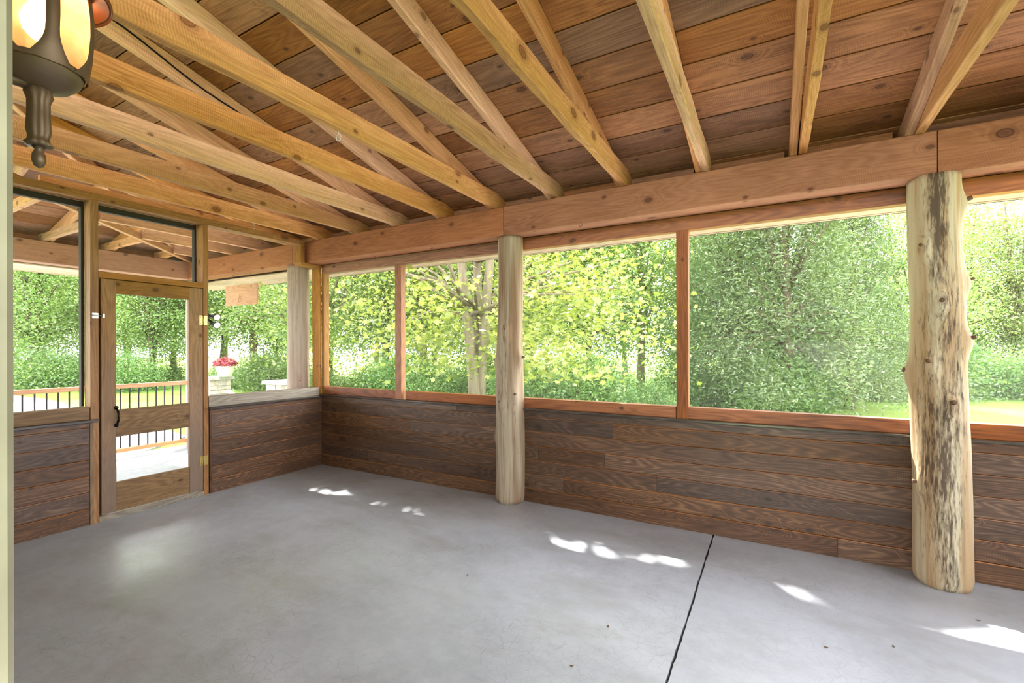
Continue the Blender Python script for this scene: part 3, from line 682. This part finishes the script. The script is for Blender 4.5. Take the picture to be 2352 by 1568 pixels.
# hanging wooden sign under the outside beam
sg = empty('hanging_sign', (-1.54, -0.1, 2.06), 'tan wooden sign with a carved triangle, hung under the outside beam', 'sign')
lumber('sign_board', (-1.91, -0.1, 2.203), (-1.17, -0.1, 2.203), 0.022, 0.285, W['sign'], sg, ch=0.002)
def hook_pts(c, r, n=10, a0=0.0, a1=5.2):
    return [((c[0] + r * math.sin(a0 + (a1 - a0) * i / n), c[1], c[2] - r + r * math.cos(a0 + (a1 - a0) * i / n)), 0.0022) for i in range(n + 1)]
for x in (-1.74, -1.34):
    tube('eye_hook', [[((x, -0.1, BEAM_Z0 + 0.005), 0.0025), ((x, -0.1, BEAM_Z0 - 0.02), 0.0025)] + hook_pts((x, -0.1, BEAM_Z0 - 0.02), 0.013)], W['steel'], sg, T((x, -0.1, BEAM_Z0)), seg=6)
    tube('cord', [[((x, -0.1, BEAM_Z0 - 0.045), 0.0018), ((x, -0.1, 2.34), 0.0018)]], W['white'], sg, T((x, -0.1, 2.34)), seg=6)
ec = plain('carved_line', lin(170, 104, 60), 0.7)
ex, ez, s_ = -1.56, 2.15, 0.055
em = [[((ex - s_, -0.1115, ez - s_ * 0.8), 0.0025), ((ex, -0.1115, ez + s_), 0.0025), ((ex + s_, -0.1115, ez - s_ * 0.8), 0.0025), ((ex - s_, -0.1115, ez - s_ * 0.8), 0.0025)],
      [((ex - s_ * 0.6, -0.1115, ez - s_ * 0.1), 0.002), ((ex + s_ * 0.6, -0.1115, ez - s_ * 0.1), 0.002)], [((ex, -0.1115, ez - s_ * 0.8), 0.002), ((ex, -0.1115, ez + s_ * 0.5), 0.002)]]
tube('emblem', em, ec, sg, T((ex, -0.11, ez)), seg=6)

# small hooks screwed into the timbers
def cup_hook(px, py, c, label, mat, r=0.016):
    o = tube('cup_hook', [[((c[0], c[1], c[2] + 0.004), 0.0025), ((c[0], c[1], c[2] - 0.02), 0.0025)] + hook_pts((c[0], c[1], c[2] - 0.02), r)], mat, None, T(c), seg=6)
    tag(o, label, 'hook', 'screw hooks in the ceiling timbers')
v = ray(606, 508); c = CAM + v * ((BEAM_Z1 - CAM.z) / v.z)
cup_hook(0, 0, (0.22, c.y, BEAM_Z1), 'white cup hook under the first roof truss by the door wall', W['white'], 0.018)
for px, py, lb, m in ((862, 588, 'black cup hook under the beam by the door wall corner', 'steel'), (992, 563, 'small dark cup hook under the beam beside the split log post', 'steel'), (1334, 508, 'dark cup hook under the long beam past the split log post', 'steel')):
    v = ray(px, py); c = CAM + v * ((BEAM_Z0 - CAM.z) / v.z); cup_hook(px, py, (c.x, c.y, BEAM_Z0), lb, W[m], 0.012)
v = ray(789, 297); c = CAM + v * ((BEAM_Z1 - CAM.z) / v.z)
cup_hook(0, 0, (2.635 + 0.02, c.y, BEAM_Z1), 'white ring hook under the fifth roof truss', W['white'], 0.02)
# dark cable stapled along one rafter
cp = []
for i in range(13):
    t = i / 12; y = -2.75 + 1.15 * t
    cp.append(((1.39 + 0.031, y, roof_z(y) - 0.05 - 0.055 * t + 0.012 * math.sin(t * 9)), 0.006))
tag(tube('cable', [cp], W['black'], None, T((1.42, -2.2, 3.2)), seg=8), 'dark electrical cable stapled along the third rafter', 'cable')
v = ray(1295, 168); yk = -1.2
tag(lathe('rafter_knob', [(0.0, -0.02), (0.016, -0.018), (0.022, -0.006), (0.02, 0.006), (0.012, 0.012)], W['black'], None, T((3.83, -0.95, roof_z(-0.95) - RD - 0.009)), seg=16), 'small black round knob under the seventh rafter', 'knob')

# ------------------------------------------------------------------ wall lantern on the house wall beside the doorway
LC = Vector((3.695, -3.554, 0)); lz = 1.80
la = empty('wall_lantern', (LC.x, LC.y, lz), 'lit bronze wall lantern with amber glass on the house wall', 'lantern')
LM = lambda z: T((LC.x, LC.y, z))
flute = lambda a: 1 + 0.05 * math.cos(8 * a)
tl = lathe('tail_column', [(0.016, 1.838), (0.021, 1.842), (0.0155, 1.850), (0.0155, 1.858), (0.018, 1.868), (0.0165, 1.90), (0.0165, 1.925), (0.021, 1.938), (0.017, 1.950), (0.014, 1.96)], W['bronze'], la, T((LC.x, LC.y, 0)), seg=48, lobes=flute)
lathe('finial', [(0.0, 1.797), (0.007, 1.801), (0.0105, 1.812), (0.0095, 1.824), (0.006, 1.832), (0.010, 1.838)], W['bronze'], la, T((LC.x, LC.y, 0)), seg=20)
lathe('lower_cup', [(0.014, 1.945), (0.022, 1.950), (0.046, 1.958), (0.060, 1.972), (0.0665, 1.988), (0.0675, 1.992), (0.062, 1.994), (0.05, 1.994)], W['bronze'], la, T((LC.x, LC.y, 0)), seg=48)
NP = 6; A0 = D(-1)
gprof = [(0.0670, 1.986), (0.0735, 2.02), (0.0775, 2.07), (0.0770, 2.11), (0.073, 2.15), (0.066, 2.175)]
def gr(z):
    for (r0, z0), (r1, z1) in zip(gprof[:-1], gprof[1:]):
        if z0 <= z <= z1: return r0 + (r1 - r0) * (z - z0) / (z1 - z0)
    return gprof[0][0] if z < gprof[0][1] else gprof[-1][0]
for p in range(NP):     # one curved glass pane per side and a metal rib between panes
    a = A0 + 2 * math.pi * p / NP; vs, fs = [], []; NA, NZ = 8, 16
    for i in range(NZ + 1):
        z = 1.986 + (2.175 - 1.986) * i / NZ
        for j in range(NA + 1):
            an = a + (2 * math.pi / NP) * (0.0 + 1.0 * j / NA); r = gr(z) - 0.003; vs.append((r * math.cos(an), r * math.sin(an), z))
    for i in range(NZ):
        for j in range(NA):
            q = i * (NA + 1) + j; fs.append((q, q + 1, q + NA + 2, q + NA + 1))
    mesh_obj('glass_pane', vs, fs, W['amber'], la, T((LC.x, LC.y, 0)), smooth=True)
    vs, fs = [], []
    for i in range(NZ + 1):
        t = i / NZ; z = 1.982 + (2.180 - 1.982) * t; hw = 0.13 + 0.40 * max(0, 1 - t / 0.3) ** 2.2 + 0.40 * max(0, (t - 0.8) / 0.2) ** 2; r = gr(min(2.175, max(1.986, z))) + 0.001
        for s2, rr in ((-1, r), (-0.5, r + 0.003), (0.5, r + 0.003), (1, r)):
            an = a + s2 * hw; vs.append((rr * math.cos(an), rr * math.sin(an), z))
    for i in range(NZ):
        for j in range(3): fs.append((i * 4 + j, i * 4 + j + 1, i * 4 + j + 5, i * 4 + j + 4))
    mesh_obj('cage_rib', vs, fs, W['bronze'], la, T((LC.x, LC.y, 0)), smooth=True)
lathe('canopy', [(0.060, 2.176), (0.098, 2.120 + 0.03), (0.104, 2.142), (0.107, 2.150), (0.100, 2.165), (0.078, 2.195), (0.05, 2.225), (0.03, 2.25), (0.012, 2.262), (0.016, 2.28), (0.0, 2.30)], W['bronze'], la, T((LC.x, LC.y, 0)), seg=48)
lathe('canopy_rim', [(0.1055, 2.144), (0.1075, 2.139), (0.109, 2.146), (0.1075, 2.152)], W['copperrim'], la, T((LC.x, LC.y, 0)), seg=48)
bu = lathe('bulb', [(0.0, 2.042), (0.012, 2.046), (0.022, 2.058), (0.026, 2.076), (0.022, 2.094), (0.014, 2.108), (0.012, 2.13)], W['bulb'], la, T((LC.x, LC.y, 0)), seg=24)
tube('bracket_arm', [[((LC.x, HOUSE_Y + 0.0, 1.945), 0.010), ((LC.x, LC.y + 0.0, 1.952), 0.010)]], W['bronze'], la, T((LC.x, HOUSE_Y, 1.945)), seg=10)
lathe('back_plate', [(0.055, 0.0), (0.055, 0.008), (0.04, 0.016), (0.015, 0.022), (0.0, 0.022)], W['bronze'], la, T((LC.x, HOUSE_Y, 1.95)) @ Matrix.Rotation(-math.pi / 2, 4, 'X'), seg=32)
ld = bpy.data.lights.new('lantern_glow', 'POINT'); ld.energy = 1.2; ld.color = (1.0, 0.72, 0.4); ld.shadow_soft_size = 0.03
link(bpy.data.objects.new('lantern_glow', ld), la, T((LC.x, LC.y, 2.02 + 0.125)))

# ------------------------------------------------------------------ garden: pillars, pot, flood light, bracket
def stone_pillar(loc, label, w_=0.5, top=0.83):
    o = empty('stone_pillar', (loc[0], loc[1], GROUND_Z), label, 'pillar', 'stone pillars at the garden steps')
    z = GROUND_Z; r = random.Random(int(loc[0] * 100))
    core = w_ / 2 - 0.05
    box('core', (loc[0] - core, loc[1] - core, GROUND_Z), (loc[0] + core, loc[1] + core, top - 0.07), W['joint'], o)
    while z < top - 0.1:
        h = min(r.choice((0.055, 0.075, 0.095, 0.12)), top - 0.07 - z)
        if top - 0.07 - (z + h) < 0.04: h = top - 0.07 - z
        for side in range(4):
            e = -w_ / 2 + (0.0 if side % 2 else 0.06); e1 = w_ / 2 - (0.0 if side % 2 else 0.06)
            while e < e1 - 0.01:
                l = min(r.uniform(0.12, 0.26), e1 - e)
                if e1 - e - l < 0.06: l = e1 - e
                pr = r.uniform(0.0, 0.012); a, b = e + 0.003, e + l - 0.003; z0, z1 = z + 0.003, z + h - 0.003
                lo_, hi_ = w_ / 2 - 0.058, w_ / 2 - 0.012 + pr
                if side == 0: box('stone', (loc[0] + a, loc[1] - hi_, z0), (loc[0] + b, loc[1] - lo_, z1), W['stone'], o, ch=0.008)
                if side == 1: box('stone', (loc[0] + lo_, loc[1] + a, z0), (loc[0] + hi_, loc[1] + b, z1), W['stone'], o, ch=0.008)
                if side == 2: box('stone', (loc[0] + a, loc[1] + lo_, z0), (loc[0] + b, loc[1] + hi_, z1), W['stone'], o, ch=0.008)
                if side == 3: box('stone', (loc[0] - hi_, loc[1] + a, z0), (loc[0] - lo_, loc[1] + b, z1), W['stone'], o, ch=0.008)
                e += l
        z += h
    cp_ = w_ / 2 + 0.05
    box('cap_stone', (loc[0] - cp_, loc[1] - cp_, top - 0.069), (loc[0] + cp_, loc[1] + cp_, top), W['stone'], o, ch=0.012)
    return o
P1 = at_depth(494, 10.5); P2 = at_depth(652, 9.1)
stone_pillar((P1.x, P1.y), 'stacked stone pillar carrying the pot of red flowers', 0.46, 0.83)
stone_pillar((P2.x, P2.y), 'stacked stone pillar behind the log post outside the end wall', 0.46, 0.83)
PP = at_depth(517, 10.4); PZ = 0.83
fp = empty('flower_pot', (PP.x, PP.y, PZ), 'pale round flower pot with red and pink coleus on the stone pillar', 'flower pot')
lathe('pot', [(0.115, PZ), (0.125, PZ + 0.004), (0.165, PZ + 0.13), (0.185, PZ + 0.215), (0.20, PZ + 0.222), (0.20, PZ + 0.240), (0.185, PZ + 0.240), (0.175, PZ + 0.20)], W['pot'], fp, T((PP.x, PP.y, 0)), seg=40)
lathe('soil', [(0.178, PZ + 0.19), (0.178, PZ + 0.205), (0.0, PZ + 0.21)], W['joint'], fp, T((PP.x, PP.y, 0)), seg=30)
# garden step handrail between the pillars
sh = empty('step_handrail', at_depth(540, 9.8, GROUND_Z), 'tan wooden handrail sloping down the garden steps', 'handrail')
lumber('rail', at_depth(524, 9.9, 0.56), at_depth(575, 9.6, 0.25), 0.09, 0.05, W['cedar'], sh)
box('post', at_depth(580, 9.6, GROUND_Z) - Vector((0.04, 0.04, 0)), at_depth(580, 9.6, 0.24) + Vector((0.04, 0.04, 0)), W['cedar'], sh)
# twin flood light on the corner log
fl = empty('flood_light', (LOGX[0] + 0.2, 0.06, 1.9), 'black and white twin flood light on the porch corner log', 'light fixture')
LX, LY = LOGX[0], -0.04
tube('mount', [[((LX + 0.10, LY + 0.06, 1.96), 0.045), ((LX + 0.16, LY + 0.10, 1.96), 0.045)]], W['black'], fl, T((LX + 0.12, LY, 1.96)), seg=14)
for dz in (0.03, -0.09):
    tube('lamp_head', [[((LX + 0.16, LY + 0.10, 1.95 + dz * 0.5), 0.016), ((LX + 0.23, LY + 0.13, 1.93 + dz), 0.03), ((LX + 0.31, LY + 0.14, 1.91 + dz), 0.055), ((LX + 0.325, LY + 0.14, 1.905 + dz), 0.057)]], W['black'], fl, T((LX + 0.2, LY, 1.93 + dz)), seg=14)
    tube('lens', [[((LX + 0.325, LY + 0.14, 1.905 + dz), 0.05), ((LX + 0.335, LY + 0.14, 1.902 + dz), 0.04)]], W['white'], fl, T((LX + 0.3, LY, 1.9 + dz)), seg=14)
br = empty('plant_bracket', (LX + 0.1, LY + 0.1, 1.5), 'thin steel plant bracket with a dark hook on the corner log', 'bracket')
tube('arm', [[((LX + 0.12, LY + 0.05, 1.62), 0.006), ((LX + 0.50, LY + 0.12, 1.64), 0.006)], [((LX + 0.12, LY + 0.05, 1.45), 0.006), ((LX + 0.50, LY + 0.12, 1.62), 0.006)]], W['chrome'], br, T((LX + 0.12, LY + 0.05, 1.5)), seg=8)
tube('hook', [[((LX + 0.50, LY + 0.12, 1.66), 0.009), ((LX + 0.50, LY + 0.12, 1.60), 0.009), ((LX + 0.54, LY + 0.12, 1.565), 0.009), ((LX + 0.52, LY + 0.12, 1.51), 0.006)]], W['black'], br, T((LX + 0.5, LY + 0.12, 1.6)), seg=8)

# ------------------------------------------------------------------ ground
def grid_ground():
    vs, fs = [], []; n = 60; S = 220.0
    for i in range(n + 1):
        for j in range(n + 1):
            x = -S / 2 + S * i / n; y = -S / 2 + S * j / n
            d = max(0, math.hypot(x - 2, y) - 10)
            vs.append((x, y, GROUND_Z + 0.15 * noise.noise((x * 0.04, y * 0.04, 2)) * min(1, d / 10)))
    for i in range(n):
        for j in range(n): q = i * (n + 1) + j; fs.append((q, q + n + 1, q + n + 2, q + 1))
    o = mesh_obj('lawn', vs, fs, W['lawn'], None, None, smooth=True); tag(o, kind='structure')
grid_ground()
box('path', (-2.2, 0.35, GROUND_Z - 0.1), (9.6, 2.3, GROUND_Z + 0.04), W['deckconc'], None); tag(bpy.data.objects['path'], kind='structure')  # unseen pale strip, added to bounce sunlight up under beam and soffit
pts = [at_ground(px, py, GROUND_Z) for px, py in ((300, 1020), (430, 1004), (330, 972), (190, 944), (110, 918), (22, 909))]
dv = [(-3.9, -9), (-3.9, -1.2)] + [(p.x, p.y) for p in pts[1:]] + [(pts[-1].x - 3, pts[-1].y - 2), (-22, -14), (-12, -16)]
mesh_obj('driveway', [(x, y, GROUND_Z + 0.03) for x, y in dv] + [(x, y, GROUND_Z - 0.2) for x, y in dv], [tuple(range(len(dv)))[::-1], tuple(range(len(dv), 2 * len(dv)))] + [(i, (i + 1) % len(dv), len(dv) + (i + 1) % len(dv), len(dv) + i) for i in range(len(dv))], W['drive'], None)
tag(bpy.data.objects['driveway'], kind='structure')

# ------------------------------------------------------------------ trees and shrubs
LEAF_MAPLE = [(0.0, -0.5), (0.13, -0.30), (0.42, -0.34), (0.30, -0.10), (0.52, 0.12), (0.20, 0.16), (0.0, 0.55), (-0.20, 0.16), (-0.52, 0.12), (-0.30, -0.10), (-0.42, -0.34), (-0.13, -0.30)]
LEAF_OVAL = [(0.0, -0.5), (0.30, -0.08), (0.0, 0.5), (-0.30, -0.08)]
LEAF_SPRAY = [(0.0, -0.5), (0.16, 0.0), (0.0, 0.5), (-0.16, 0.0)]
def leaf_mesh(name, C, size, shape, mat, rng, tilt=0.7, droop=None, tint=None):
    """one leaf polygon at every point of C (N x 3)"""
    N = len(C); S = np.array(shape); K = len(S)
    yaw_ = rng.uniform(0, 2 * np.pi, N); tl_ = rng.normal(0, tilt, N); rl_ = rng.normal(0, tilt, N)
    cx, sx = np.cos(tl_), np.sin(tl_); cy_, sy = np.cos(rl_), np.sin(rl_); cz, sz_ = np.cos(yaw_), np.sin(yaw_)
    ax = np.stack([cz * cy_, sz_ * cy_, -sy], 1); ay = np.stack([-sz_ * cx + cz * sy * sx, cz * cx + sz_ * sy * sx, cy_ * sx], 1)
    sz2 = size * rng.uniform(0.65, 1.3, N)
    V = C[:, None, :] + (ax[:, None, :] * S[None, :, 0:1] + ay[:, None, :] * S[None, :, 1:2]) * sz2[:, None, None]
    me = bpy.data.meshes.new(name); me.vertices.add(N * K); me.vertices.foreach_set('co', V.astype(np.float32).ravel())
    me.loops.add(N * K); me.loops.foreach_set('vertex_index', np.arange(N * K, dtype=np.int32))
    me.polygons.add(N); me.polygons.foreach_set('loop_start', np.arange(0, N * K, K, dtype=np.int32))
    try: me.polygons.foreach_set('loop_total', np.full(N, K, dtype=np.int32))
    except Exception: pass
    at = me.attributes.new('tint', 'FLOAT', 'FACE'); at.data.foreach_set('value', (tint if tint is not None else np.clip(rng.normal(0.5, 0.25, N), 0, 1)).astype(np.float32))
    me.materials.append(mat); me.update(calc_edges=True)
    return me
def crown_points(rng, n_spray, per, center, rad, spray_r, flat, shell=0.55, low=-1.0):
    pts = []
    while len(pts) < n_spray:
        d = rng.normal(0, 1, 3); d /= np.linalg.norm(d); r = shell + (1 - shell) * rng.random() ** 0.6
        if rng.random() < 0.2: r = rng.random()
        if d[2] < low: continue
        pts.append(np.array(center) + d * r * np.array(rad))
    out = []; tint = []
    for p in pts:
        q = rng.normal(0, 1, (per, 3)) * np.array([spray_r, spray_r, spray_r * flat]); rr = np.hypot(q[:, 0], q[:, 1])
        q[:, 2] -= rr * rr * 0.25 / max(spray_r, 0.2); out.append(p + q)
        tint.append(np.clip(rng.normal(rng.uniform(0.25, 0.75), 0.15, per), 0, 1))
    return np.concatenate(out), np.concatenate(tint), pts
def trunk_paths(rng, h, r, stems=1, spread=0.2, branches=10, sprays=(), z0=0.0):
    paths = []
    for s in range(stems):
        a = rng.uniform(0, 6.28); path = []; x = y = 0.0; a = 2 * math.pi * s / max(1, stems) + rng.uniform(-.5, .5)
        for i in range(9):
            t = i / 8; x = math.cos(a) * spread * h * t ** 1.3 * (1 if stems > 1 else 0.2) + 0.06 * math.sin(t * 5 + s); y = math.sin(a) * spread * h * t ** 1.3 * (1 if stems > 1 else 0.2) + 0.05 * math.cos(t * 4 + s)
            path.append(((x, y, z0 + h * t), max(0.015, r * (1 - 0.85 * t) * (1.25 if i == 0 else 1))))
        paths.append(path)
    for p in list(sprays)[:branches]:
        st = paths[rng.integers(0, stems)]; zt = max(0.2 * h, p[2] * 0.62); k = min(8, max(1, int(round((zt - z0) / h * 8)))); q = Vector(st[k][0]); e = Vector(p)
        m = (q + e) / 2 + Vector((0, 0, 0.25)); rr = st[k][1] * 0.45
        paths.append([(q, rr), (m, rr * 0.6), (e, 0.012)])
    return paths
def make_tree(name, label, cat, group, loc, rng, C, tint, paths, size, shape, mat, barkm, tilt, rot=0.0, scale=1.0):
    M = T(loc) @ Matrix.Rotation(rot, 4, 'Z') @ Matrix.Scale(scale, 4)
    o = bpy.data.objects.new(name, None); link(o, None, M); tag(o, label, cat, group)
    vs, fs = tube_mesh(paths, 10); mesh_obj('trunk', vs, fs, barkm, o, M, smooth=True)
    me = leaf_mesh('foliage', C, size, shape, mat, rng, tilt, tint=tint)
    f = bpy.data.objects.new('foliage', me); link(f, o, M); tag(f, kind='stuff')
    return o

# big maple beside the porch; gaps in its crown let flecks of sun through to the floor
rng = np.random.default_rng(5)
mp = at_depth(1092, 11.0, GROUND_Z)
C, ti, sp = crown_points(rng, 330, 100, (0.3, -0.2, 6.9), (4.3, 4.3, 6.1), 0.62, 0.22, 0.5)
C2, ti2, sp2 = crown_points(rng, 50, 105, (1.6, -1.7, 2.7), (2.6, 1.6, 1.6), 0.55, 0.25, 0.3)   # low branches reaching to the porch
ex_ = rng.uniform(-1.0, 6.2, 12000); ey_ = rng.uniform(-1.15, 0.45, 12000); ezz = rng.uniform(5.0, 11.8, 12000); tt = ezz / 1.33
C3 = np.stack([ex_ - 0.65 * tt - mp.x, ey_ + 0.76 * tt - mp.y, ezz - mp.z], 1)  # extra crown leaves, added along the sun rays to shade the room floor
C = np.concatenate([C, C2, C3]); ti = np.concatenate([ti, ti2, rng.random(12000)])
keep = C[:, 2] > 1.25
Wp = C + np.array([mp.x, mp.y, mp.z]); tt = Wp[:, 2] / 1.33; fx = Wp[:, 0] + 0.65 * tt; fy = Wp[:, 1] - 0.76 * tt
HOLES = [(.80, -.74, .05), (.93, -.70, .05), (1.01, -.75, .06), (1.10, -.68, .04), (1.2, -.67, .05), (1.29, -.65, .03), (1.70, -.71, .03), (2.03, -.72, .03), (2.13, -.68, .03),
         (3.45, -.69, .06), (3.57, -.71, .05), (3.67, -.65, .07), (3.70, -.75, .05), (3.82, -.69, .04), (3.91, -.71, .05), (4.03, -.68, .05), (4.15, -.65, .05), (4.27, -.60, .07), (4.37, -.60, .06), (4.94, -.65, .05), (5.03, -.67, .04), (5.12, -.7, .03)]
for hx, hy, hr in HOLES: keep &= ((fx - hx) ** 2 + (fy - hy) ** 2) > (hr * 0.6 + 0.03) ** 2
edge = 5.72 + 0.18 * np.sin(fy * 9.0) - 0.9 * np.clip(fy + 0.55, 0, 1)
keep &= ~((fx > edge) & (fy > -1.5) & (fy < 1.6) & (Wp[:, 2] > 3.2))
tv = np.array([CAM.x - mp.x, CAM.y - mp.y]); tv /= np.linalg.norm(tv)      # thinner low foliage on the porch side, where the trunk shows
al = C[:, 0] * tv[0] + C[:, 1] * tv[1]; sd2 = np.abs(C[:, 0] * tv[1] - C[:, 1] * tv[0])
keep &= ~((al > 0) & (sd2 < 0.36 + 0.08 * np.sin(C[:, 2] * 5)) & (C[:, 2] < 4.2) & (rng.random(len(al)) < 0.72))
keep &= ~((fy > 0.9) & (fy < 2.3) & (rng.random(len(fy)) < 0.85))  # crown thinned so sun reaches the added bounce strip by the wall
make_tree('maple_tree', 'broad yellow-green maple with forked trunk beside the screened wall', 'tree', None, mp, rng, C[keep], ti[keep],
          trunk_paths(rng, 10.5, 0.15, 3, 0.13, 60, [s for s in sp if s[2] > 2.5] + list(sp2)), 0.105, LEAF_MAPLE, W['maple'], W['bark'], 0.55)

def proto(kind, seed):
    rng = np.random.default_rng(seed)
    if kind == 'broad_a':
        C, ti, sp = crown_points(rng, 210, 135, (0, 0, 8.2), (3.2, 3.2, 6.4), 0.62, 0.4, 0.45)
        return C, ti, trunk_paths(rng, 13, 0.19, 1, 0.2, 40, sp), 0.135, LEAF_OVAL, W['broad'], W['bark'], 0.7
    if kind == 'broad_b':
        C, ti, sp = crown_points(rng, 190, 135, (0.3, 0, 6.4), (3.0, 2.7, 5.6), 0.55, 0.45, 0.4)
        return C, ti, trunk_paths(rng, 11, 0.14, 2, 0.08, 40, sp), 0.13, LEAF_OVAL, W['broad'], W['bark2'], 0.8
    if kind == 'cedar':
        out, tn, sp = [], [], []
        for i in range(400):
            z = 0.6 + 9.0 * rng.random() ** 1.15; R = 2.3 * (1 - (z - 0.4) / 10.2) ** 0.75 + 0.15; a = rng.uniform(0, 6.28); r = R * (0.55 + 0.45 * rng.random())
            p = np.array([math.cos(a) * r, math.sin(a) * r, z]); sp.append(p); q = rng.normal(0, 1, (120, 3)) * np.array([0.30, 0.30, 0.26])
            out.append(p + q); tn.append(np.clip(rng.normal(rng.uniform(.25, .75), .15, 120), 0, 1))
        return np.concatenate(out), np.concatenate(tn), trunk_paths(rng, 9.6, 0.16, 1, 0.05, 60, sp), 0.12, LEAF_SPRAY, W['cedarleaf'], W['bark2'], 0.9
    if kind == 'shrub':
        C, ti, sp = crown_points(rng, 70, 130, (0, 0, 0.85), (1.15, 1.15, 0.95), 0.32, 0.6, 0.5, -0.8)
        C[:, 2] = np.abs(C[:, 2]); return C, ti, trunk_paths(rng, 1.4, 0.03, 4, 0.3, 20, sp), 0.095, LEAF_OVAL, W['shrub'], W['bark2'], 0.8
PROTO = {}
NAMES = {'broad_a': 'broadleaf_tree', 'broad_b': 'slender_tree', 'cedar': 'cedar_tree', 'shrub': 'shrub'}
def plant(kind, px, d, label, group, scale=1.0, rot=None, z=None):
    loc = at_depth(px, d, GROUND_Z - 0.05 if z is None else z); rot = rnd.uniform(0, 6.28) if rot is None else rot
    cat = 'shrub' if kind == 'shrub' else 'tree'
    M = T(loc) @ Matrix.Rotation(rot, 4, 'Z') @ Matrix.Scale(scale, 4)
    if kind not in PROTO:
        a = proto(kind, {'broad_a': 21, 'broad_b': 22, 'cedar': 23, 'shrub': 24}[kind]); r2 = np.random.default_rng(77)
        PROTO[kind] = make_tree(NAMES[kind], label, cat, group, loc, r2, a[0], a[1], a[2], a[3], a[4], a[5], a[6], a[7], rot, scale); return
    o = copy_tree(PROTO[kind], M, label); o['group'] = group
G1, G2, G3 = 'trees of the wood across the driveway', 'trees beyond the side lawn', 'shrubs at the wood edge'
L1, L1b = 'tall leafy tree in the wood across the driveway', 'slender two-stemmed tree in the wood across the driveway'
L2, L2b = 'tall leafy tree behind the maple and side lawn', 'slender two-stemmed tree behind the side lawn'
for i, px in enumerate(range(-380, 760, 118)):
    plant('broad_a' if i % 2 else 'broad_b', px + rnd.uniform(-25, 25), 24 + rnd.uniform(-2, 3), L1 if i % 2 else L1b, G1, rnd.uniform(0.85, 1.1))
for i, px in enumerate(range(-420, 800, 105)):
    plant('broad_b' if i % 3 else 'broad_a', px + rnd.uniform(-25, 25), 32 + rnd.uniform(-2, 4), 'slender two-stemmed tree deeper in the wood, behind its first row' if i % 3 else 'tall leafy tree deeper in the wood, behind its first row', G1, rnd.uniform(1.0, 1.3))
for i, px in enumerate(range(760, 1700, 115)):
    plant('broad_b' if i % 2 else 'broad_a', px + rnd.uniform(-20, 20), 19 + rnd.uniform(-1.5, 2.5), L2b if i % 2 else L2, G2, rnd.uniform(0.8, 1.0))
for i, px in enumerate(range(700, 2900, 150)):
    plant('broad_a' if i % 2 else 'broad_b', px + rnd.uniform(-20, 20), 27 + rnd.uniform(-2, 4), 'tall leafy tree in the back row beyond the side lawn' if i % 2 else 'slender two-stemmed tree in the back row beyond the side lawn', G2, rnd.uniform(0.85, 1.05) if px < 1500 else rnd.uniform(0.5, 0.66))
for px, d, s, lb in ((1805, 12.8, 0.92, 'tall dark cedar at the edge of the side lawn'), (1690, 14.6, 0.95, 'cedar growing just beside the tall dark cedar'), (1950, 14.2, 0.78, 'shorter cedar at the open end of the lawn edge'), (1905, 17.0, 0.85, 'cedar half hidden behind the shorter lawn-edge cedar')):
    plant('cedar', px, d, lb, 'cedars at the lawn edge', s)
for px, d, s in ((2080, 19, 0.85), (2210, 22, 0.8), (2330, 20, 0.75), (2500, 21, 0.8), (2750, 22, 0.9)):
    plant('broad_b', px, d, 'bushy tree at the back of the sunny lawn', 'trees at the back of the sunny lawn', s)
for px in (1240, 1330, 1420, 1500, 1590, 1680, 1770, 1860):
    plant('shrub', px + rnd.uniform(-30, 30), 13.4 + rnd.uniform(-1.6, 1.6), 'leafy green shrub in the thicket below the cedars', G3, rnd.uniform(0.5, 1.1))
for px in range(-60, 760, 75):
    plant('shrub', px + rnd.uniform(-20, 20), 21.5 + rnd.uniform(-1.5, 4.5), 'leafy green shrub along the far side of the driveway', 'shrubs along the driveway', rnd.uniform(0.5, 1.35))
for px in range(1950, 2500, 70):
    plant('shrub', px + rnd.uniform(-20, 20), 17.5 + rnd.uniform(-1, 1.5), 'leafy green shrub at the back of the sunny lawn', 'shrubs behind the lawn', rnd.uniform(0.9, 1.5))
for px in range(740, 1260, 90):
    plant('shrub', px + rnd.uniform(-20, 20), 16.0 + rnd.uniform(-1, 1.5), 'leafy green shrub between trunks behind the maple', 'shrubs behind the maple', rnd.uniform(0.7, 1.1))
# coleus leaves in the pot
rng = np.random.default_rng(9); a = rng.uniform(0, 6.28, 420); r_ = 0.24 * np.sqrt(rng.random(420)); zz = PZ + 0.22 + rng.random(420) * 0.20 * (1 - (r_ / 0.3) ** 2) + 0.02
Cc = np.stack([np.cos(a) * r_, np.sin(a) * r_, zz], 1)
me = leaf_mesh('coleus_leaves', Cc, 0.075, LEAF_OVAL, W['coleus'], rng, 0.8); co = bpy.data.objects.new('coleus_leaves', me); link(co, fp, T((PP.x, PP.y, 0))); tag(co, kind='stuff')

# a few crumbs of dry leaf on the concrete
for i, (px, py) in enumerate(((1897, 1487), (2052, 1485), (2247, 1425), (1397, 1439), (1313, 1530), (1074, 1321))):
    p = at_ground(px, py, 0.0); a = i * 1.7; q = [(0.010, 0.0), (0.003, 0.004), (-0.009, 0.003), (-0.006, -0.003), (0.002, -0.005)]
    vs = [(x * math.cos(a) - y * math.sin(a), x * math.sin(a) + y * math.cos(a), 0.001 + 0.003 * abs(x) / 0.010) for x, y in q]; vs += [(x, y, z + 0.0015) for x, y, z in vs]
    o = mesh_obj('dry_leaf', vs, [(4, 3, 2, 1, 0), (5, 6, 7, 8, 9)] + [(j, (j + 1) % 5, 5 + (j + 1) % 5, 5 + j) for j in range(5)], W['stub'], None, T((p.x, p.y, 0.0)))
    tag(o, 'tiny brown crumb of dry leaf on the concrete floor', 'leaf', 'leaf crumbs on the floor')
